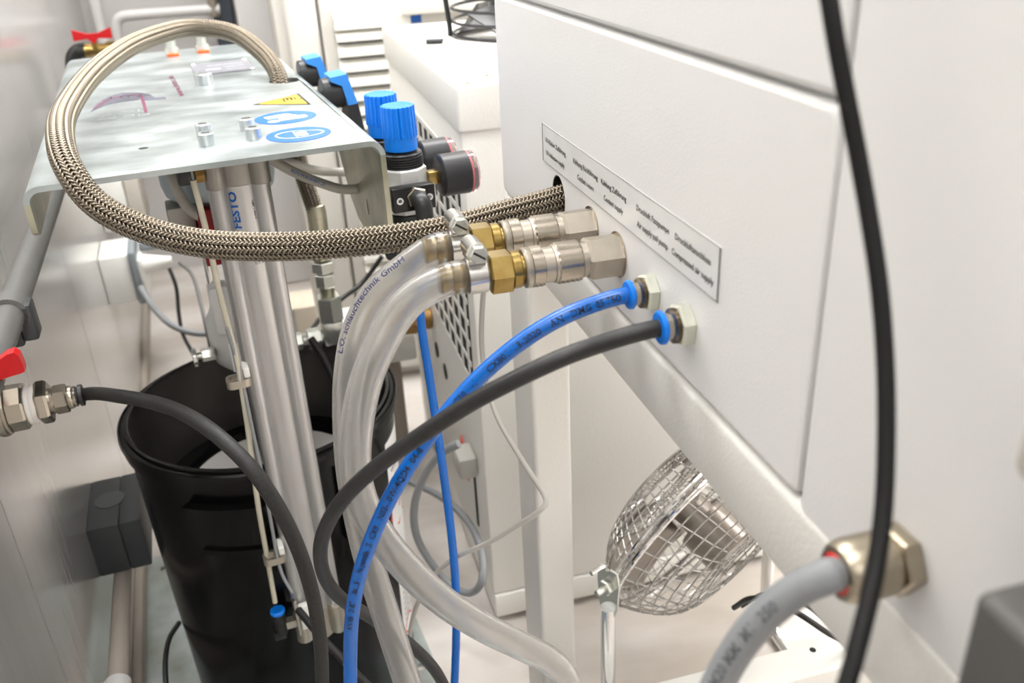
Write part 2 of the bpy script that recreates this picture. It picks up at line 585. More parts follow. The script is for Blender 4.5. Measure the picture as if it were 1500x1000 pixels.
PTS = {
    'braided': [(0.1559, 0.6216, 0.7088), (0.106, 0.607, 0.7075), (0.0563, 0.6046, 0.7075), (-0.0002, 0.6113, 0.7087), (-0.0603, 0.6356, 0.7109), (-0.1009, 0.6546, 0.7214), (-0.1312, 0.6732, 0.7385), (-0.1466, 0.6944, 0.7587), (-0.1568, 0.7416, 0.774), (-0.165, 0.8563, 0.7804), (-0.1541, 0.9909, 0.7902), (-0.1228, 1.1077, 0.7977), (-0.0756, 1.166, 0.7999), (-0.0305, 1.1619, 0.7915), (0.0006, 1.1256, 0.7696), (0.013, 1.0959, 0.7513)],
    'clearA': [(0.0671, 0.5549, 0.7012), (0.0475, 0.5568, 0.6863), (0.0315, 0.5559, 0.661), (0.0223, 0.5498, 0.6333), (0.0173, 0.5472, 0.6032), (0.0141, 0.5415, 0.5679), (0.0139, 0.5367, 0.5359), (0.0165, 0.5261, 0.4939), (0.0225, 0.514, 0.4507), (0.031, 0.5035, 0.3893), (0.0405, 0.4913, 0.3251)],
    'clearB': [(0.0677, 0.5036, 0.7047), (0.0552, 0.5035, 0.6939), (0.0434, 0.5018, 0.678), (0.0326, 0.5006, 0.659), (0.0235, 0.4985, 0.6348), (0.0171, 0.4945, 0.608), (0.0154, 0.4913, 0.5829), (0.021, 0.4873, 0.5553), (0.0351, 0.4801, 0.5258), (0.0573, 0.4788, 0.489), (0.0843, 0.4781, 0.4558), (0.1136, 0.4787, 0.4264), (0.1363, 0.4828, 0.4007), (0.1515, 0.4873, 0.3719), (0.1591, 0.4955, 0.3242)],
    'blue': [(0.1678, 0.4503, 0.706), (0.1418, 0.4484, 0.7006), (0.1171, 0.4503, 0.6877), (0.0919, 0.4524, 0.6683), (0.07, 0.4544, 0.6455), (0.0514, 0.4544, 0.623), (0.0343, 0.4551, 0.598), (0.0202, 0.4595, 0.5681), (0.0078, 0.4713, 0.5288), (-0.0012, 0.4811, 0.4873), (-0.0073, 0.4929, 0.4399), (-0.0136, 0.4988, 0.3808)],
    'black': [(0.1585, 0.4046, 0.7043), (0.131, 0.4035, 0.6999), (0.1054, 0.4088, 0.6887), (0.0803, 0.4194, 0.6722), (0.0541, 0.4329, 0.6498), (0.0302, 0.4484, 0.6257), (0.0083, 0.4657, 0.5969), (-0.0071, 0.4823, 0.5655), (-0.015, 0.4971, 0.5343), (-0.0156, 0.513, 0.4977), (-0.0072, 0.5275, 0.4626), (0.0132, 0.5469, 0.4204), (0.0404, 0.5609, 0.3712), (0.0608, 0.5671, 0.3258), (0.0726, 0.5711, 0.2719)],
    'leftblack': [(-0.1583, 0.7208, 0.5593), (-0.1328, 0.6964, 0.5624), (-0.1032, 0.6526, 0.5701), (-0.0768, 0.6108, 0.5688), (-0.0553, 0.5847, 0.5508), (-0.0412, 0.5753, 0.5168), (-0.033, 0.5825, 0.4674), (-0.0297, 0.5887, 0.4136), (-0.0317, 0.5944, 0.3562), (-0.0409, 0.6024, 0.2773)],
    'nearcable': [(0.1681, 0.2597, 0.9027), (0.1687, 0.2541, 0.8876), (0.1706, 0.2482, 0.8702), (0.1732, 0.2409, 0.8505), (0.1749, 0.2317, 0.8288), (0.1746, 0.2199, 0.8056), (0.1724, 0.2087, 0.7826), (0.1673, 0.1965, 0.7608), (0.1612, 0.1859, 0.7438), (0.1526, 0.1755, 0.7305), (0.1435, 0.1665, 0.7197), (0.1332, 0.1572, 0.7077), (0.121, 0.1479, 0.6947)],
    'greycable': [(0.165, 0.2116, 0.6991), (0.1582, 0.2151, 0.6936), (0.1486, 0.2201, 0.6807), (0.1405, 0.2233, 0.6649), (0.1338, 0.2247, 0.6487), (0.127, 0.2236, 0.6319), (0.1205, 0.2227, 0.6043)],
    'whitetube': [(-0.0711, 0.7635, 0.7239), (-0.0691, 0.7607, 0.6857), (-0.0691, 0.7677, 0.6205), (-0.0672, 0.7745, 0.5561), (-0.07, 0.7819, 0.4791), (-0.0757, 0.7809, 0.3843), (-0.078, 0.7848, 0.312), (-0.0794, 0.783, 0.2561)],
    'regtube': [(0.1139, 0.7631, 0.6677), (0.1126, 0.7712, 0.6379), (0.1074, 0.7745, 0.5967), (0.105, 0.7682, 0.5608), (0.1059, 0.7562, 0.5152), (0.1064, 0.7406, 0.4626), (0.1064, 0.7232, 0.4058), (0.1056, 0.7069, 0.3511), (0.1021, 0.6907, 0.2953), (0.0966, 0.6855, 0.2374), (0.0855, 0.6784, 0.1504)],
    'greywire': [(0.2051, 0.6372, 0.714), (0.196, 0.6476, 0.7072), (0.1807, 0.6752, 0.6862), (0.1693, 0.7088, 0.6563), (0.1659, 0.745, 0.6128), (0.164, 0.7659, 0.5627), (0.1625, 0.7697, 0.5244), (0.1627, 0.7587, 0.4917), (0.1662, 0.7377, 0.4636), (0.1742, 0.7143, 0.4444), (0.1838, 0.6908, 0.4256), (0.1919, 0.6695, 0.4104), (0.1914, 0.6618, 0.4063), (0.184, 0.6605, 0.4003), (0.1663, 0.672, 0.3802), (0.1382, 0.6881, 0.3528), (0.1094, 0.7062, 0.329), (0.089, 0.7207, 0.3024), (0.0728, 0.7387, 0.2623), (0.0616, 0.7537, 0.2185), (0.0523, 0.7561, 0.1737), (0.0401, 0.7426, 0.0962)],
    'fancord1': [(0.402, 0.6651, 0.2124), (0.4088, 0.6442, 0.2424), (0.4223, 0.6146, 0.2587), (0.4371, 0.5874, 0.2577), (0.4595, 0.5733, 0.2411), (0.4965, 0.5738, 0.2153)],
    'fancord2': [(0.4178, 0.6773, 0.199), (0.4457, 0.6759, 0.2101), (0.4813, 0.6626, 0.2015), (0.5207, 0.6562, 0.1632), (0.566, 0.6532, 0.1121)],
    'sensorwire': [(-0.055, 0.7504, 0.2674), (-0.0444, 0.7286, 0.2636), (-0.033, 0.7064, 0.2596), (-0.0217, 0.6893, 0.2541), (-0.0081, 0.6695, 0.2446), (0.0054, 0.658, 0.2288), (0.0244, 0.6551, 0.1874)],
    'thingrey': [(-0.0693, 0.768, 0.5872), (-0.0662, 0.7762, 0.5373), (-0.0659, 0.7763, 0.4815), (-0.0656, 0.7779, 0.4172), (-0.0665, 0.7772, 0.3591), (-0.0663, 0.7756, 0.2998), (-0.059, 0.7677, 0.2767)],
    'tubeA': [(-0.0102, 0.8426, 0.7172), (0.0109, 0.8609, 0.6959), (0.0351, 0.8697, 0.6799), (0.0539, 0.8718, 0.6708), (0.0708, 0.8672, 0.67)],
    'tubeB': [(-0.0075, 0.9231, 0.696), (0.0133, 0.9455, 0.6824), (0.0373, 0.9661, 0.667), (0.0624, 0.9687, 0.6618), (0.0756, 0.9701, 0.6599)],
    'drumtube': [(-0.1026, 0.9029, 0.6998), (-0.1001, 0.8947, 0.6849), (-0.0949, 0.8957, 0.6669), (-0.083, 0.8968, 0.6524), (-0.0656, 0.8982, 0.6412)],
    'plugcable1': [(-0.2755, 1.6068, 0.3259), (-0.2539, 1.5562, 0.3049), (-0.2268, 1.5161, 0.2849), (-0.1949, 1.5008, 0.2706), (-0.1609, 1.4909, 0.2679), (-0.1155, 1.5352, 0.2643)],
    'plugcable2': [(-0.2138, 1.5573, 0.3719), (-0.2074, 1.5408, 0.3427), (-0.2103, 1.5198, 0.3002), (-0.2091, 1.5031, 0.2681), (-0.1957, 1.4819, 0.2333), (-0.1917, 1.5054, 0.1688)],
    'plugcable3': [(-0.1962, 1.5573, 0.3806), (-0.1763, 1.5239, 0.3699), (-0.1658, 1.4709, 0.339), (-0.1609, 1.4297, 0.3059), (-0.1611, 1.4221, 0.2458)],
    'seamcable': [(0.1357, 1.3735, 0.4092), (0.0968, 1.3638, 0.3711), (0.0595, 1.3338, 0.3617), (0.0233, 1.3115, 0.3452), (0.0005, 1.2868, 0.3307)],
    'floorwire': [(0.15, 0.8787, 0.3488), (0.1346, 0.888, 0.3369), (0.1138, 0.917, 0.2934), (0.0969, 0.9445, 0.2263), (0.0983, 0.9652, 0.155), (0.1184, 0.9569, 0.1035), (0.1372, 0.941, 0.0816), (0.1558, 0.9164, 0.0878), (0.1697, 0.9041, 0.1155), (0.1783, 0.9347, 0.1346), (0.1728, 0.9698, 0.1556), (0.1522, 1.0605, 0.1428), (0.1166, 1.1674, 0.1093)],
    'bucketcord': [(-0.2205, 0.9701, 0.098), (-0.2275, 0.9316, 0.1093), (-0.2287, 0.8876, 0.1127), (-0.2255, 0.8342, 0.0999)],
    'innerhose': [(0.0022, 1.0419, 0.4378), (0.0146, 1.0266, 0.4141), (0.0223, 1.0107, 0.3867), (0.0238, 0.9906, 0.3481)],
}


for _k, _r in (('greycable', 0.0064), ('nearcable', 0.0029), ('blue', 0.005), ('black', 0.005), ('clearA', 0.0105), ('clearB', 0.0105),
               ('leftblack', 0.006), ('regtube', 0.0042), ('greywire', 0.0026), ('sensorwire', 0.004), ('bucketcord', 0.0032)):
    PTS[_k] = PTS[_k] + to_floor(PTS[_k], _r)
_n = PTS['nearcable'][0]
PTS['nearcable'] = [(_n[0] + 0.02, _n[1] + 0.01, 1.60), (_n[0] + 0.004, _n[1] + 0.002, 1.2)] + PTS['nearcable']
# ------------------------------------------------------------ the setting
X, Y, Z = (1, 0, 0), (0, 1, 0), (0, 0, 1)
solid('floor', G().box(-3, 3.2, -3.2, 3.4, -0.1, 0.0), 'concrete', (0, 0, 0), 'M', kind='structure')
# left wall of steel sheets: a core with one sheet per bay, 3 mm joints
wl = solid('wall_left', G().box(-0.30, -0.2175, -3.0, 3.0, 0, 2.7), 'wall_core', (-0.215, 0.8, 0), 'W', kind='structure')
for k in range(-6, 4):
    y0 = 0.732 + 0.625 * k
    part('wall_panel', G().box(-0.2185, -0.215, y0 + 0.0012, min(y0 + 0.6238, 2.98), 0.004, 2.69), 'wall_steel', wl)
solid('wall_back', G().box(-1.2, 3.0, 2.60, 2.7, 0, 2.7), 'back_wall', (0, 2.6, 0), 'M', kind='structure')
solid('wall_right', G().box(2.9, 3.0, -3, 2.7, 0, 2.7), 'room_wall', (2.9, 0, 0), 'M', kind='structure')
solid('wall_front', G().box(-1.2, 3.0, -3.0, -2.9, 0, 2.7), 'room_wall', (0, -2.9, 0), 'M', kind='structure')
solid('ceiling', G().box(-1.2, 3.0, -3, 2.7, 2.7, 2.75), 'ceiling_white', (0, 0, 2.7), 'M', kind='structure')

for loc, sx, sy, e in LAMPS:
    ld = bpy.data.lights.new('ceiling_panel_light', 'AREA')
    ld.shape = 'RECTANGLE'
    ld.size, ld.size_y = sx, sy
    ld.energy = e
    ld.color = (1.0, 1.0, 1.0)
    lo = bpy.data.objects.new('ceiling_panel_light', ld)
    COL.objects.link(lo)
    lo.location = loc

# steel plate on the floor under the pump, with fixing holes
g = G().prism(rect(-0.195, 0.195, 0.45, 1.27, 0.01),
              (0, 0, 0.0), X, Y, 0.006,
              holes=[circ(-0.135, 1.235, 0.006, 14), circ(-0.118, 1.155, 0.007, 14), circ(0.1755, 0.875, 0.0065, 16), circ(0.176, 1.20, 0.006, 14)])
solid('floor_plate', g, 'galv_floor', (0, 0.86, 0), 'P', 'pale galvanised steel plate lying on the floor under the black bucket', 'steel plate')

# ------------------------------------------------------------ machine on the right
XP = 0.20
mc = thing('machine_cabinet', 'large white machine housing with pipe connections, filling the right side', 'machine', (0.45, 0.3, 0.0))
SEAM = H - 0.0725
BOT = H - 0.2475
hole = circ(-0.628, H - 0.2055, 0.0155, 32, 0.0165)
# panels lie in the plane X = XP; plane coordinates (-y, z), thickness away from the aisle


def wall_sheet(y_far, y_near, z0, z1, holes=(), r=0.004):
    g = G()
    b = 0.003
    poly = rect(-y_far, -y_near, z0, z1, r, 3)
    ins = rect(-y_far + b, -y_near - b, z0 + b, z1 - b, r, 3)
    g.prism(ins, (XP, 0, 0), (0, -1, 0), Z, -0.0005, holes)
    n = len(poly)
    V = [(XP, -p[0], p[1]) for p in ins] + [(XP + b * 0.3, -(p[0] + q[0]) / 2 + (q[0] - p[0]) * -0.25, p[1] + (q[1] - p[1]) * 0.75) for p, q in zip(ins, poly)] + \
        [(XP + b, -p[0], p[1]) for p in poly] + [(XP + 0.0065, -p[0], p[1]) for p in poly]
    F = []
    for k in range(3):
        for i in range(n):
            j = (i + 1) % n
            F.append((k * n + i, k * n + j, (k + 1) * n + j, (k + 1) * n + i))
    g.add(V, F)
    return g


up = part('upper_panel', wall_sheet(0.80, 0.2875, SEAM + 0.0013, 1.62), 'white_paint', mc)
lo_ = part('lower_panel', wall_sheet(0.80, 0.2875, BOT, SEAM - 0.0013, [hole]), 'white_paint', mc)
part('side_panel', wall_sheet(0.2845, -0.75, BOT - 0.006, 1.62), 'white_paint', mc)
part('housing', G().box(XP + 0.0068, 0.64, -0.74, 0.795, BOT, 1.615, 0.004), 'panel_edge', mc)
part('hole_shade', G().lathe((XP + 0.0008, 0.628, H - 0.2055), X, [(0, 0.0155), (0.0050, 0.0155), (0.0056, 0.0005)], 32, cap=False), 'void_shade', mc)  # added shallow dark cup, paints the shaded inside of the hole
# frame of rectangular tube below the panels
part('frame_beam', G().box(XP - 0.001, XP + 0.045, -0.75, 0.80, BOT - 0.0495, BOT - 0.0015, 0.0055, 3), 'frame_paint', mc)
part('frame_leg', G().box(XP, XP + 0.040, 0.728, 0.800, 0.0, BOT - 0.0495, 0.005, 3), 'frame_paint', mc)
part('frame_leg', G().box(0.62, 0.66, 0.60, 0.68, 0.0, BOT - 0.0495, 0.005, 3), 'frame_paint', mc)
part('frame_leg', G().box(XP, XP + 0.04, -0.72, -0.65, 0.0, BOT - 0.0495, 0.005, 3), 'frame_paint', mc)
rail = part('base_rail', G().box(0.16, 0.62, 0.628, 0.674, 0.072, 0.12, 0.004, 2), 'frame_paint', mc)
part('screw_hole', G().cyl((0.508, 0.662, 0.1185), (0.508, 0.662, 0.1203), 0.0038, 16), 'void_shade', rail)
# printed strip above the connections
LZ0, LZ1, LY0, LY1 = H - 0.1862, H - 0.1568, 0.3692, 0.6635
lab = part('connection_label', G().box(XP - 0.0006, XP + 0.0002, LY0, LY1, LZ0, LZ1), 'label_film', mc, 'long pale label strip with ten printed lines')
g = G()
t = 0.0005
for a, b, c, d in ((LY0, LY1, LZ0, LZ0 + t), (LY0, LY1, LZ1 - t, LZ1), (LY0, LY0 + t, LZ0, LZ1), (LY1 - t, LY1, LZ0, LZ1)):
    g.box(XP - 0.0008, XP - 0.0004, a + 0.0006, b - 0.0006, c + 0.0004, d - 0.0004 + 0.0004)
part('label_border', g, 'ink_black', lab)
g = G()
for y, w, zt, txt in ((0.6557, 0.0491, 0.7506, 'UV-Kleber Zuführung'), (0.6549, 0.0447, 0.7410, 'UV-Adhesive supply'),
                      (0.5897, 0.0495, 0.7506, 'Kühlung Rückführung'), (0.5813, 0.0331, 0.7410, 'Coolant return'),
                      (0.5339, 0.0436, 0.7506, 'Kühlung Zuführung'), (0.5289, 0.0333, 0.7410, 'Coolant supply'),
                      (0.4743, 0.0464, 0.7506, 'Druckluft Fasspumpe'), (0.4729, 0.0440, 0.7410, 'Air supply pail pump'),
                      (0.4201, 0.0419, 0.7506, 'Druckluftanschluss'), (0.4237, 0.0496, 0.7410, 'Compressed air supply')):
    g.join(text_on(txt, (XP - 0.0006, y, zt), (0, -1, 0), Z, width=w, height=0.0036))
part('lettering', g, 'ink_black', lab)


# things fixed to the near part of the panel
solid('junction_housing', G().box(0.160, XP, 0.02, 0.147, 0.60, 0.7495, 0.004, 3), 'box_dark', (0.16, 0.1, 0.60), 'M',
      'dark grey out-of-focus box in the bottom right corner', 'box')
lt = thing('panel_latch', 'pale grey latch block on the white panel at the right edge', 'latch', (0.19, 0.14, 0.77))
part('latch_base', G().box(0.186, XP, 0.09, 0.168, 0.772, 0.806, 0.003), 'latch_grey', lt)
part('latch_tongue', G().box(0.174, 0.188, 0.09, 0.158, 0.776, 0.795, 0.004), 'latch_grey', lt)


# cable gland with the thick grey cable
def coord(p):
    return vec(p)


gy, gz = 0.216, H - 0.2254
cg = thing('cable_gland', 'brass cable gland with red seal at lower right', 'cable gland', (XP, gy, gz))
part('lock_nut', G().hexa((XP - 0.0070, gy, gz), (XP, gy, gz), 0.0138, 0.0012), 'gland_brass', cg)
part('gland_body', G().lathe((XP - 0.0085, gy, gz), (-1, 0, 0), [(-0.002, 0.0098), (0.0005, 0.0098), (0.0012, 0.0122), (0.0145, 0.0123), (0.0180, 0.0116), (0.0200, 0.0102), (0.0207, 0.0082), (0.017, 0.0078)], 36, cap=False), 'gland_brass', cg)
part('seal', G().lathe((XP - 0.026, gy, gz), (-1, 0, 0), [(0, 0.0082), (0.0028, 0.0080), (0.0038, 0.0072), (0.0038, 0.006)], 32), 'red_seal', cg)


def hose(name, pts, r, m, label, cat, n=16, step=0.006, lead=(), tail=(), group=None):
    P = list(lead) + list(pts) + list(tail)
    b = P[-1]
    return solid(name, G().tube(P, r, n, step), m, b, 'M', label, cat, group), P


gc, gpath = hose('grey_cable', PTS['greycable'], 0.0064, 'grey_cable', 'thick grey printed cable leaving the brass gland', 'cable', 24, 0.004,
                 lead=[(XP - 0.018, gy, gz), (XP - 0.030, gy - 0.0005, gz + 0.0004)])
part('lettering', text_wrap('M20 MM  M1  250', resample(gpath, 0.003), 0.0064, 0.085, (-0.5, -0.6, 0.9), 0.0042, -1), 'ink_pale', gc)
hose('black_cable', PTS['nearcable'], 0.0029, 'cable_black', 'long black cable hanging across the white panels, nearest the camera', 'cable', 16, 0.006)


# ------------------------------------------------------------ quick couplings with clear hoses
def knurl(o, L, r, nl, na=40):
    """diamond knurling: alternate grid points stand proud"""
    prof = [(0, r - 0.0006)] + [(L * (0.06 + 0.88 * k / nl), r) for k in range(nl + 1)] + [(L, r - 0.0006)]

    def f(k, i, rr):
        if k in (0, nl + 2):
            return rr
        return rr + (0.0006 if (k + i) % 2 else -0.0005)

    return G().lathe(o, (-1, 0, 0), prof, na, rfun=f)


def coupling(y, z, label):
    t = thing('quick_coupling', label, 'hose coupling', (XP, y, z), group='coolant couplings on the machine panel')
    d = (-1, 0, 0)
    part('hex_body', G().lathe((XP, y, z), d, [(0, 0.0138), (0.0005, 0.0145), (0.0205, 0.0145), (0.0225, 0.0128)], 6, 0.2), 'nickel_satin', t)
    part('washer', G().lathe((XP, y, z), d, [(0, 0.0150), (0.0008, 0.0150)], 32), 'nickel', t)
    part('neck', G().lathe((XP - 0.0225, y, z), d, [(0, 0.0112), (0.006, 0.0112), (0.006, 0.0105), (0.008, 0.0105)], 32), 'nickel_satin', t)
    part('sleeve', knurl((XP - 0.0265, y, z), 0.0165, 0.0128, 9), 'nickel', t, 'wide knurled sleeve', sharp=10)
    part('sleeve_body', G().lathe((XP - 0.0425, y, z), d, [(0, 0.0122), (0.002, 0.0120), (0.0025, 0.0113), (0.009, 0.0113)], 32), 'nickel_satin', t)
    part('knurled_ring', knurl((XP - 0.0515, y, z), 0.0080, 0.0126, 5), 'nickel', t, 'narrow knurled ring', sharp=10)
    part('collar', G().lathe((XP - 0.0595, y, z), d, [(0, 0.0125), (0.0006, 0.0128), (0.0036, 0.0128), (0.0046, 0.0118), (0.0048, 0.0095)], 32), 'nickel_satin', t)
    part('brass_nut', G().lathe((XP - 0.0634, y, z), d, [(0, 0.0088), (0.0022, 0.0088), (0.0026, 0.0114), (0.0035, 0.0120), (0.0082, 0.0120), (0.0086, 0.0114)], 32)
         .lathe((XP - 0.0718, y, z), d, [(0, 0.0128), (0.001, 0.0138), (0.0135, 0.0138), (0.0148, 0.0122)], 6, 0.05), 'brass', t)
    part('hose_barb', G().lathe((XP - 0.0864, y, z), d, [(0, 0.0076), (0.006, 0.0070), (0.010, 0.0070), (0.0115, 0.0072), (0.017, 0.0086), (0.0175, 0.0072),
                                                       (0.0185, 0.0072), (0.023, 0.0086), (0.0235, 0.0072), (0.025, 0.0072), (0.0300, 0.0088), (0.0312, 0.0080), (0.0316, 0.0055)], 32), 'brass', t)
    return t


CA = (0.555, H - 0.2065)     # rear coupling (y, z)
CB = (0.505, H - 0.2085)     # front coupling
coupling(*CA, 'nickel quick coupling with brass nut, nearer the braided hose')
coupling(*CB, 'nickel quick coupling with brass nut, nearer the blue tube')


def clamp(y, z, x, label, R=0.0112):
    t = thing('hose_clamp', label, 'hose clamp', (x, y, z), group='worm drive clamps on the clear hoses')
    part('band', G().pipe((x + 0.0062, y, z), (-1, 0, 0), 0.0115, R + 0.0004, R - 0.0004, 40), 'stainless', t)
    # worm housing lies across the top of the band, screw end towards the aisle
    c = vec((x + 0.0005, y + 0.001, z + R + 0.0054))
    ax = vec((0.0, -1.0, 0.06))
    ax /= np.linalg.norm(ax)
    part('screw_housing', G().lathe(c - ax * 0.013, ax, [(0, 0.0050), (0.001, 0.0062), (0.0205, 0.0062), (0.021, 0.0056)], 28)
         .box(c[0] - 0.0055, c[0] + 0.0055, c[1] - 0.010, c[1] + 0.010, c[2] - 0.0062, c[2] - 0.0028, 0.0006), 'stainless', t)
    s = part('screw', G().lathe(c + ax * 0.0080, ax, [(0, 0.0068), (0.0012, 0.0070), (0.0014, 0.0058), (0.0064, 0.0058), (0.0072, 0.0052)], 6), 'bright_zinc', t)
    u = np.cross(ax, vec((0.55, 0.2, 0.8)))
    u /= np.linalg.norm(u)
    w = np.cross(ax, u)
    q = c + ax * 0.01525
    part('slot', G().add([q + u * a + w * b + ax * e for e in (0, 0.0002) for a, b in ((-0.0042, -0.0006), (0.0042, -0.0006), (0.0042, 0.0006), (-0.0042, 0.0006))],
                         [(0, 1, 2, 3), (4, 5, 6, 7), (0, 1, 5, 4), (1, 2, 6, 5), (2, 3, 7, 6), (3, 0, 4, 7)]), 'void_shade', s)


clamp(CA[0], CA[1], XP - 0.0945, 'stainless hose clamp on the clear hose nearer the braided hose')
clamp(CB[0], CB[1], XP - 0.0945, 'stainless hose clamp with slotted screw on the front clear hose')


def clear_hose(y, z, pts, label, name):
    lead = [(XP - 0.0868, y, z), (XP - 0.098, y, z), (XP - 0.110, y, z)]
    P = lead + list(pts)
    b = P[-1]
    o = solid('clear_hose', G().tube(P, 0.0105, 28, 0.005, r_in=0.0079), 'clear_hose', b, 'M', label, 'hose', 'clear coolant hoses', sharp=60)
    return o, P


ha, pa = clear_hose(*CA, PTS['clearA'], 'milky clear hose running straight down past the bucket', 'a')
hb, pb = clear_hose(*CB, PTS['clearB'], 'milky clear hose that swings away to the right at the floor', 'b')
part('lettering', text_wrap('L.O. schlauchtechnik GmbH', resample(pa, 0.003), 0.0105, 0.118, (-0.60, -0.50, 0.62), 0.0046, -1), 'ink_navy', ha)


# ------------------------------------------------------------ push-in bulkhead fittings and air tubes
def bulkhead(y, z, k, label):
    t = thing('bulkhead_fitting', label, 'pipe fitting', (XP, y, z), group='push-in air fittings on the machine panel')
    d = (-1, 0, 0)
    part('nut', G().lathe((XP, y, z), d, [(0, 0.0112 * k), (0.0006, 0.0119 * k), (0.0056 * k, 0.0119 * k), (0.0068 * k, 0.0106 * k)], 6, 0.35), 'pallet_nut', t)
    prof = [(0, 0.0090 * k)]
    for i in range(5):
        prof += [(0.0010 * i + 0.0004, 0.0092 * k), (0.0010 * i + 0.0008, 0.0086 * k)]
    prof += [(0.0054, 0.0080 * k), (0.0060, 0.0070 * k), (0.0105, 0.0070 * k), (0.011, 0.0066 * k)]
    prof = [(s_ * 0.62, r_) for s_, r_ in prof]
    part('threaded_body', G().lathe((XP - 0.0066 * k, y, z), d, prof, 32), 'nickel', t)
    part('release_ring', G().lathe((XP - 0.0066 * k - 0.0066, y, z), d, [(0, 0.0062 * k), (0.0004, 0.0080 * k), (0.0012, 0.0088 * k), (0.0028, 0.0088 * k), (0.0036, 0.0080 * k), (0.0038, 0.0056 * k)], 32), 'blue_plastic', t)


B1 = (0.4485, H - 0.2115)
B2 = (0.4020, H - 0.2120)
bulkhead(*B1, 0.98, 'nickel bulkhead fitting that holds the blue air tube')
bulkhead(*B2, 1.06, 'nickel bulkhead fitting that holds the black air hose')
ob, pbl = hose('blue_air_tube', PTS['blue'], 0.0050, 'blue_tube', 'thick bright blue printed air tube arching down from the machine panel', 'tube', 20, 0.005,
               lead=[(XP - 0.012, B1[0], B1[1]), (XP - 0.020, B1[0], B1[1])])
pr = resample(pbl, 0.003)
g = G()
s = 0.012
for w in ('05 750', 'DMG', 'AN', '13-2020', 'CX801', '-1', '8-C20', 'ID 606', '04-8', 'QD4', 'N02-10W-4', 'CX9', 'Polyamide 12', '10x1,5', 'D 87', 'AN 05'):
    g.join(text_wrap(w, pr, 0.0050, s + 0.0031 * len(w) * 0.72, (-0.3, -0.85, 0.25), 0.0040, -1))
    s += 0.0031 * len(w) * 0.78 + 0.008
part('lettering', g, 'ink_black', ob)
hose('black_air_hose', PTS['black'], 0.0050, 'black_rubber', 'black air hose crossing over the blue tube from the machine panel', 'hose', 20, 0.005,
     lead=[(XP - 0.012, B2[0], B2[1]), (XP - 0.022, B2[0], B2[1])])


# ------------------------------------------------------------ braided steel hose
def braided(pts, r, N=20, pitch=0.066, amp=0.0009):
    P, T, Nn, B, s = resample(pts, 0.0012)
    L = s[-1]
    per = int(N * 4)                       # samples in one turn
    dz = pitch / per
    n = int(L / dz)
    q = np.linspace(0, L, n)
    C = np.stack([np.interp(q, s, P[:, k]) for k in range(3)], 1)
    U = np.stack([np.interp(q, s, Nn[:, k]) for k in range(3)], 1)
    W = np.stack([np.interp(q, s, B[:, k]) for k in range(3)], 1)
    half = 0.37 * 2 * PI / N
    V = []
    F = []
    o = 0
    idx = np.arange(n)
    for sgn in (1, -1):
        for i in range(N):
            th = sgn * 2 * PI * q / pitch + 2 * PI * i / N
            u = th / (2 * PI) * N
            h = sgn * np.sin(PI * u) * amp
            cols = []
            for e, dr in ((-1, -0.0008), (-0.4, 0.0001), (0.4, 0.0001), (1, -0.0008)):
                a = th + e * half * 0.97
                rr = (r + h + dr)[:, None]
                cols.append(C + rr * (np.cos(a)[:, None] * U + np.sin(a)[:, None] * W))
            st = np.stack(cols, 1).reshape(-1, 3)
            V.append(st)
            b = o + idx[:-1] * 4
            for c in range(3):
                F.append(np.stack([b + c, b + c + 1, b + c + 5, b + c + 4], 1))
            o += n * 4
    return np.vstack(V), np.vstack(F)


def np_mesh(name, V, F, m, base):
    me = bpy.data.meshes.new(name)
    V = V - vec(base)
    me.vertices.add(len(V))
    me.vertices.foreach_set('co', V.astype(np.float32).ravel())
    me.loops.add(F.size)
    me.loops.foreach_set('vertex_index', F.astype(np.int32).ravel())
    me.polygons.add(len(F))
    me.polygons.foreach_set('loop_start', np.arange(0, F.size, 4, dtype=np.int32))
    me.update(calc_edges=True)
    me.polygons.foreach_set('use_smooth', np.ones(len(F), bool))
    me.materials.append(MATS[m])
    me.validate()
    return me


def braided_hose(name, pts, r, label, cat, **kw):
    b = pts[0]
    o = solid(name, G().tube(pts, r - 0.0016, 20, 0.004), 'braid_core', b, 'M', label, cat)
    V, F = braided(pts, r, **kw)
    w = bpy.data.objects.new('wire_braid', np_mesh('wire_braid', V, F, 'braid_wire', b))
    COL.objects.link(w)
    w.parent = o
    BASE[w.name] = vec(b)
    w['kind'] = 'stuff'
    return o


br = [(XP + 0.017, 0.628, H - 0.2035), (XP - 0.006, 0.6285, H - 0.2085)] + list(PTS['braided']) + [(0.0145, 1.080, H - 0.19), (0.0165, 1.076, H - 0.22), (0.022, 1.066, H - 0.27), (0.0328, 1.0603, H - 0.335)]
braided_hose('braided_hose', br, 0.0094, 'thick braided steel hose looping from the machine panel over the pump plate', 'hose')


# ------------------------------------------------------------ adhesive pump (frame 'P'; x across, y away, z up)
def z(r):
    return H + r


ZT = z(-0.1757)          # top face of the mounting plate
TH = 0.0045
pu = thing('adhesive_pump', 'bucket pump under a galvanised top plate with a tall aluminium air cylinder', 'pump', (0.0445, 0.951, 0.006), 'P')
Y0, Y1 = 0.7325, 1.437
XL, XR = -0.1065, 0.1705
RB = 0.013
holes = [circ(0.143, 1.073, 0.0185, 36), circ(-0.0173, 0.8159, 0.0042, 16)]
g = G().prism([(XL + RB, Y0), (XR - RB, Y0), (XR - RB, Y1)] + [(XL + RB, Y1)], (0, 0, ZT - TH), X, Y, TH, holes)


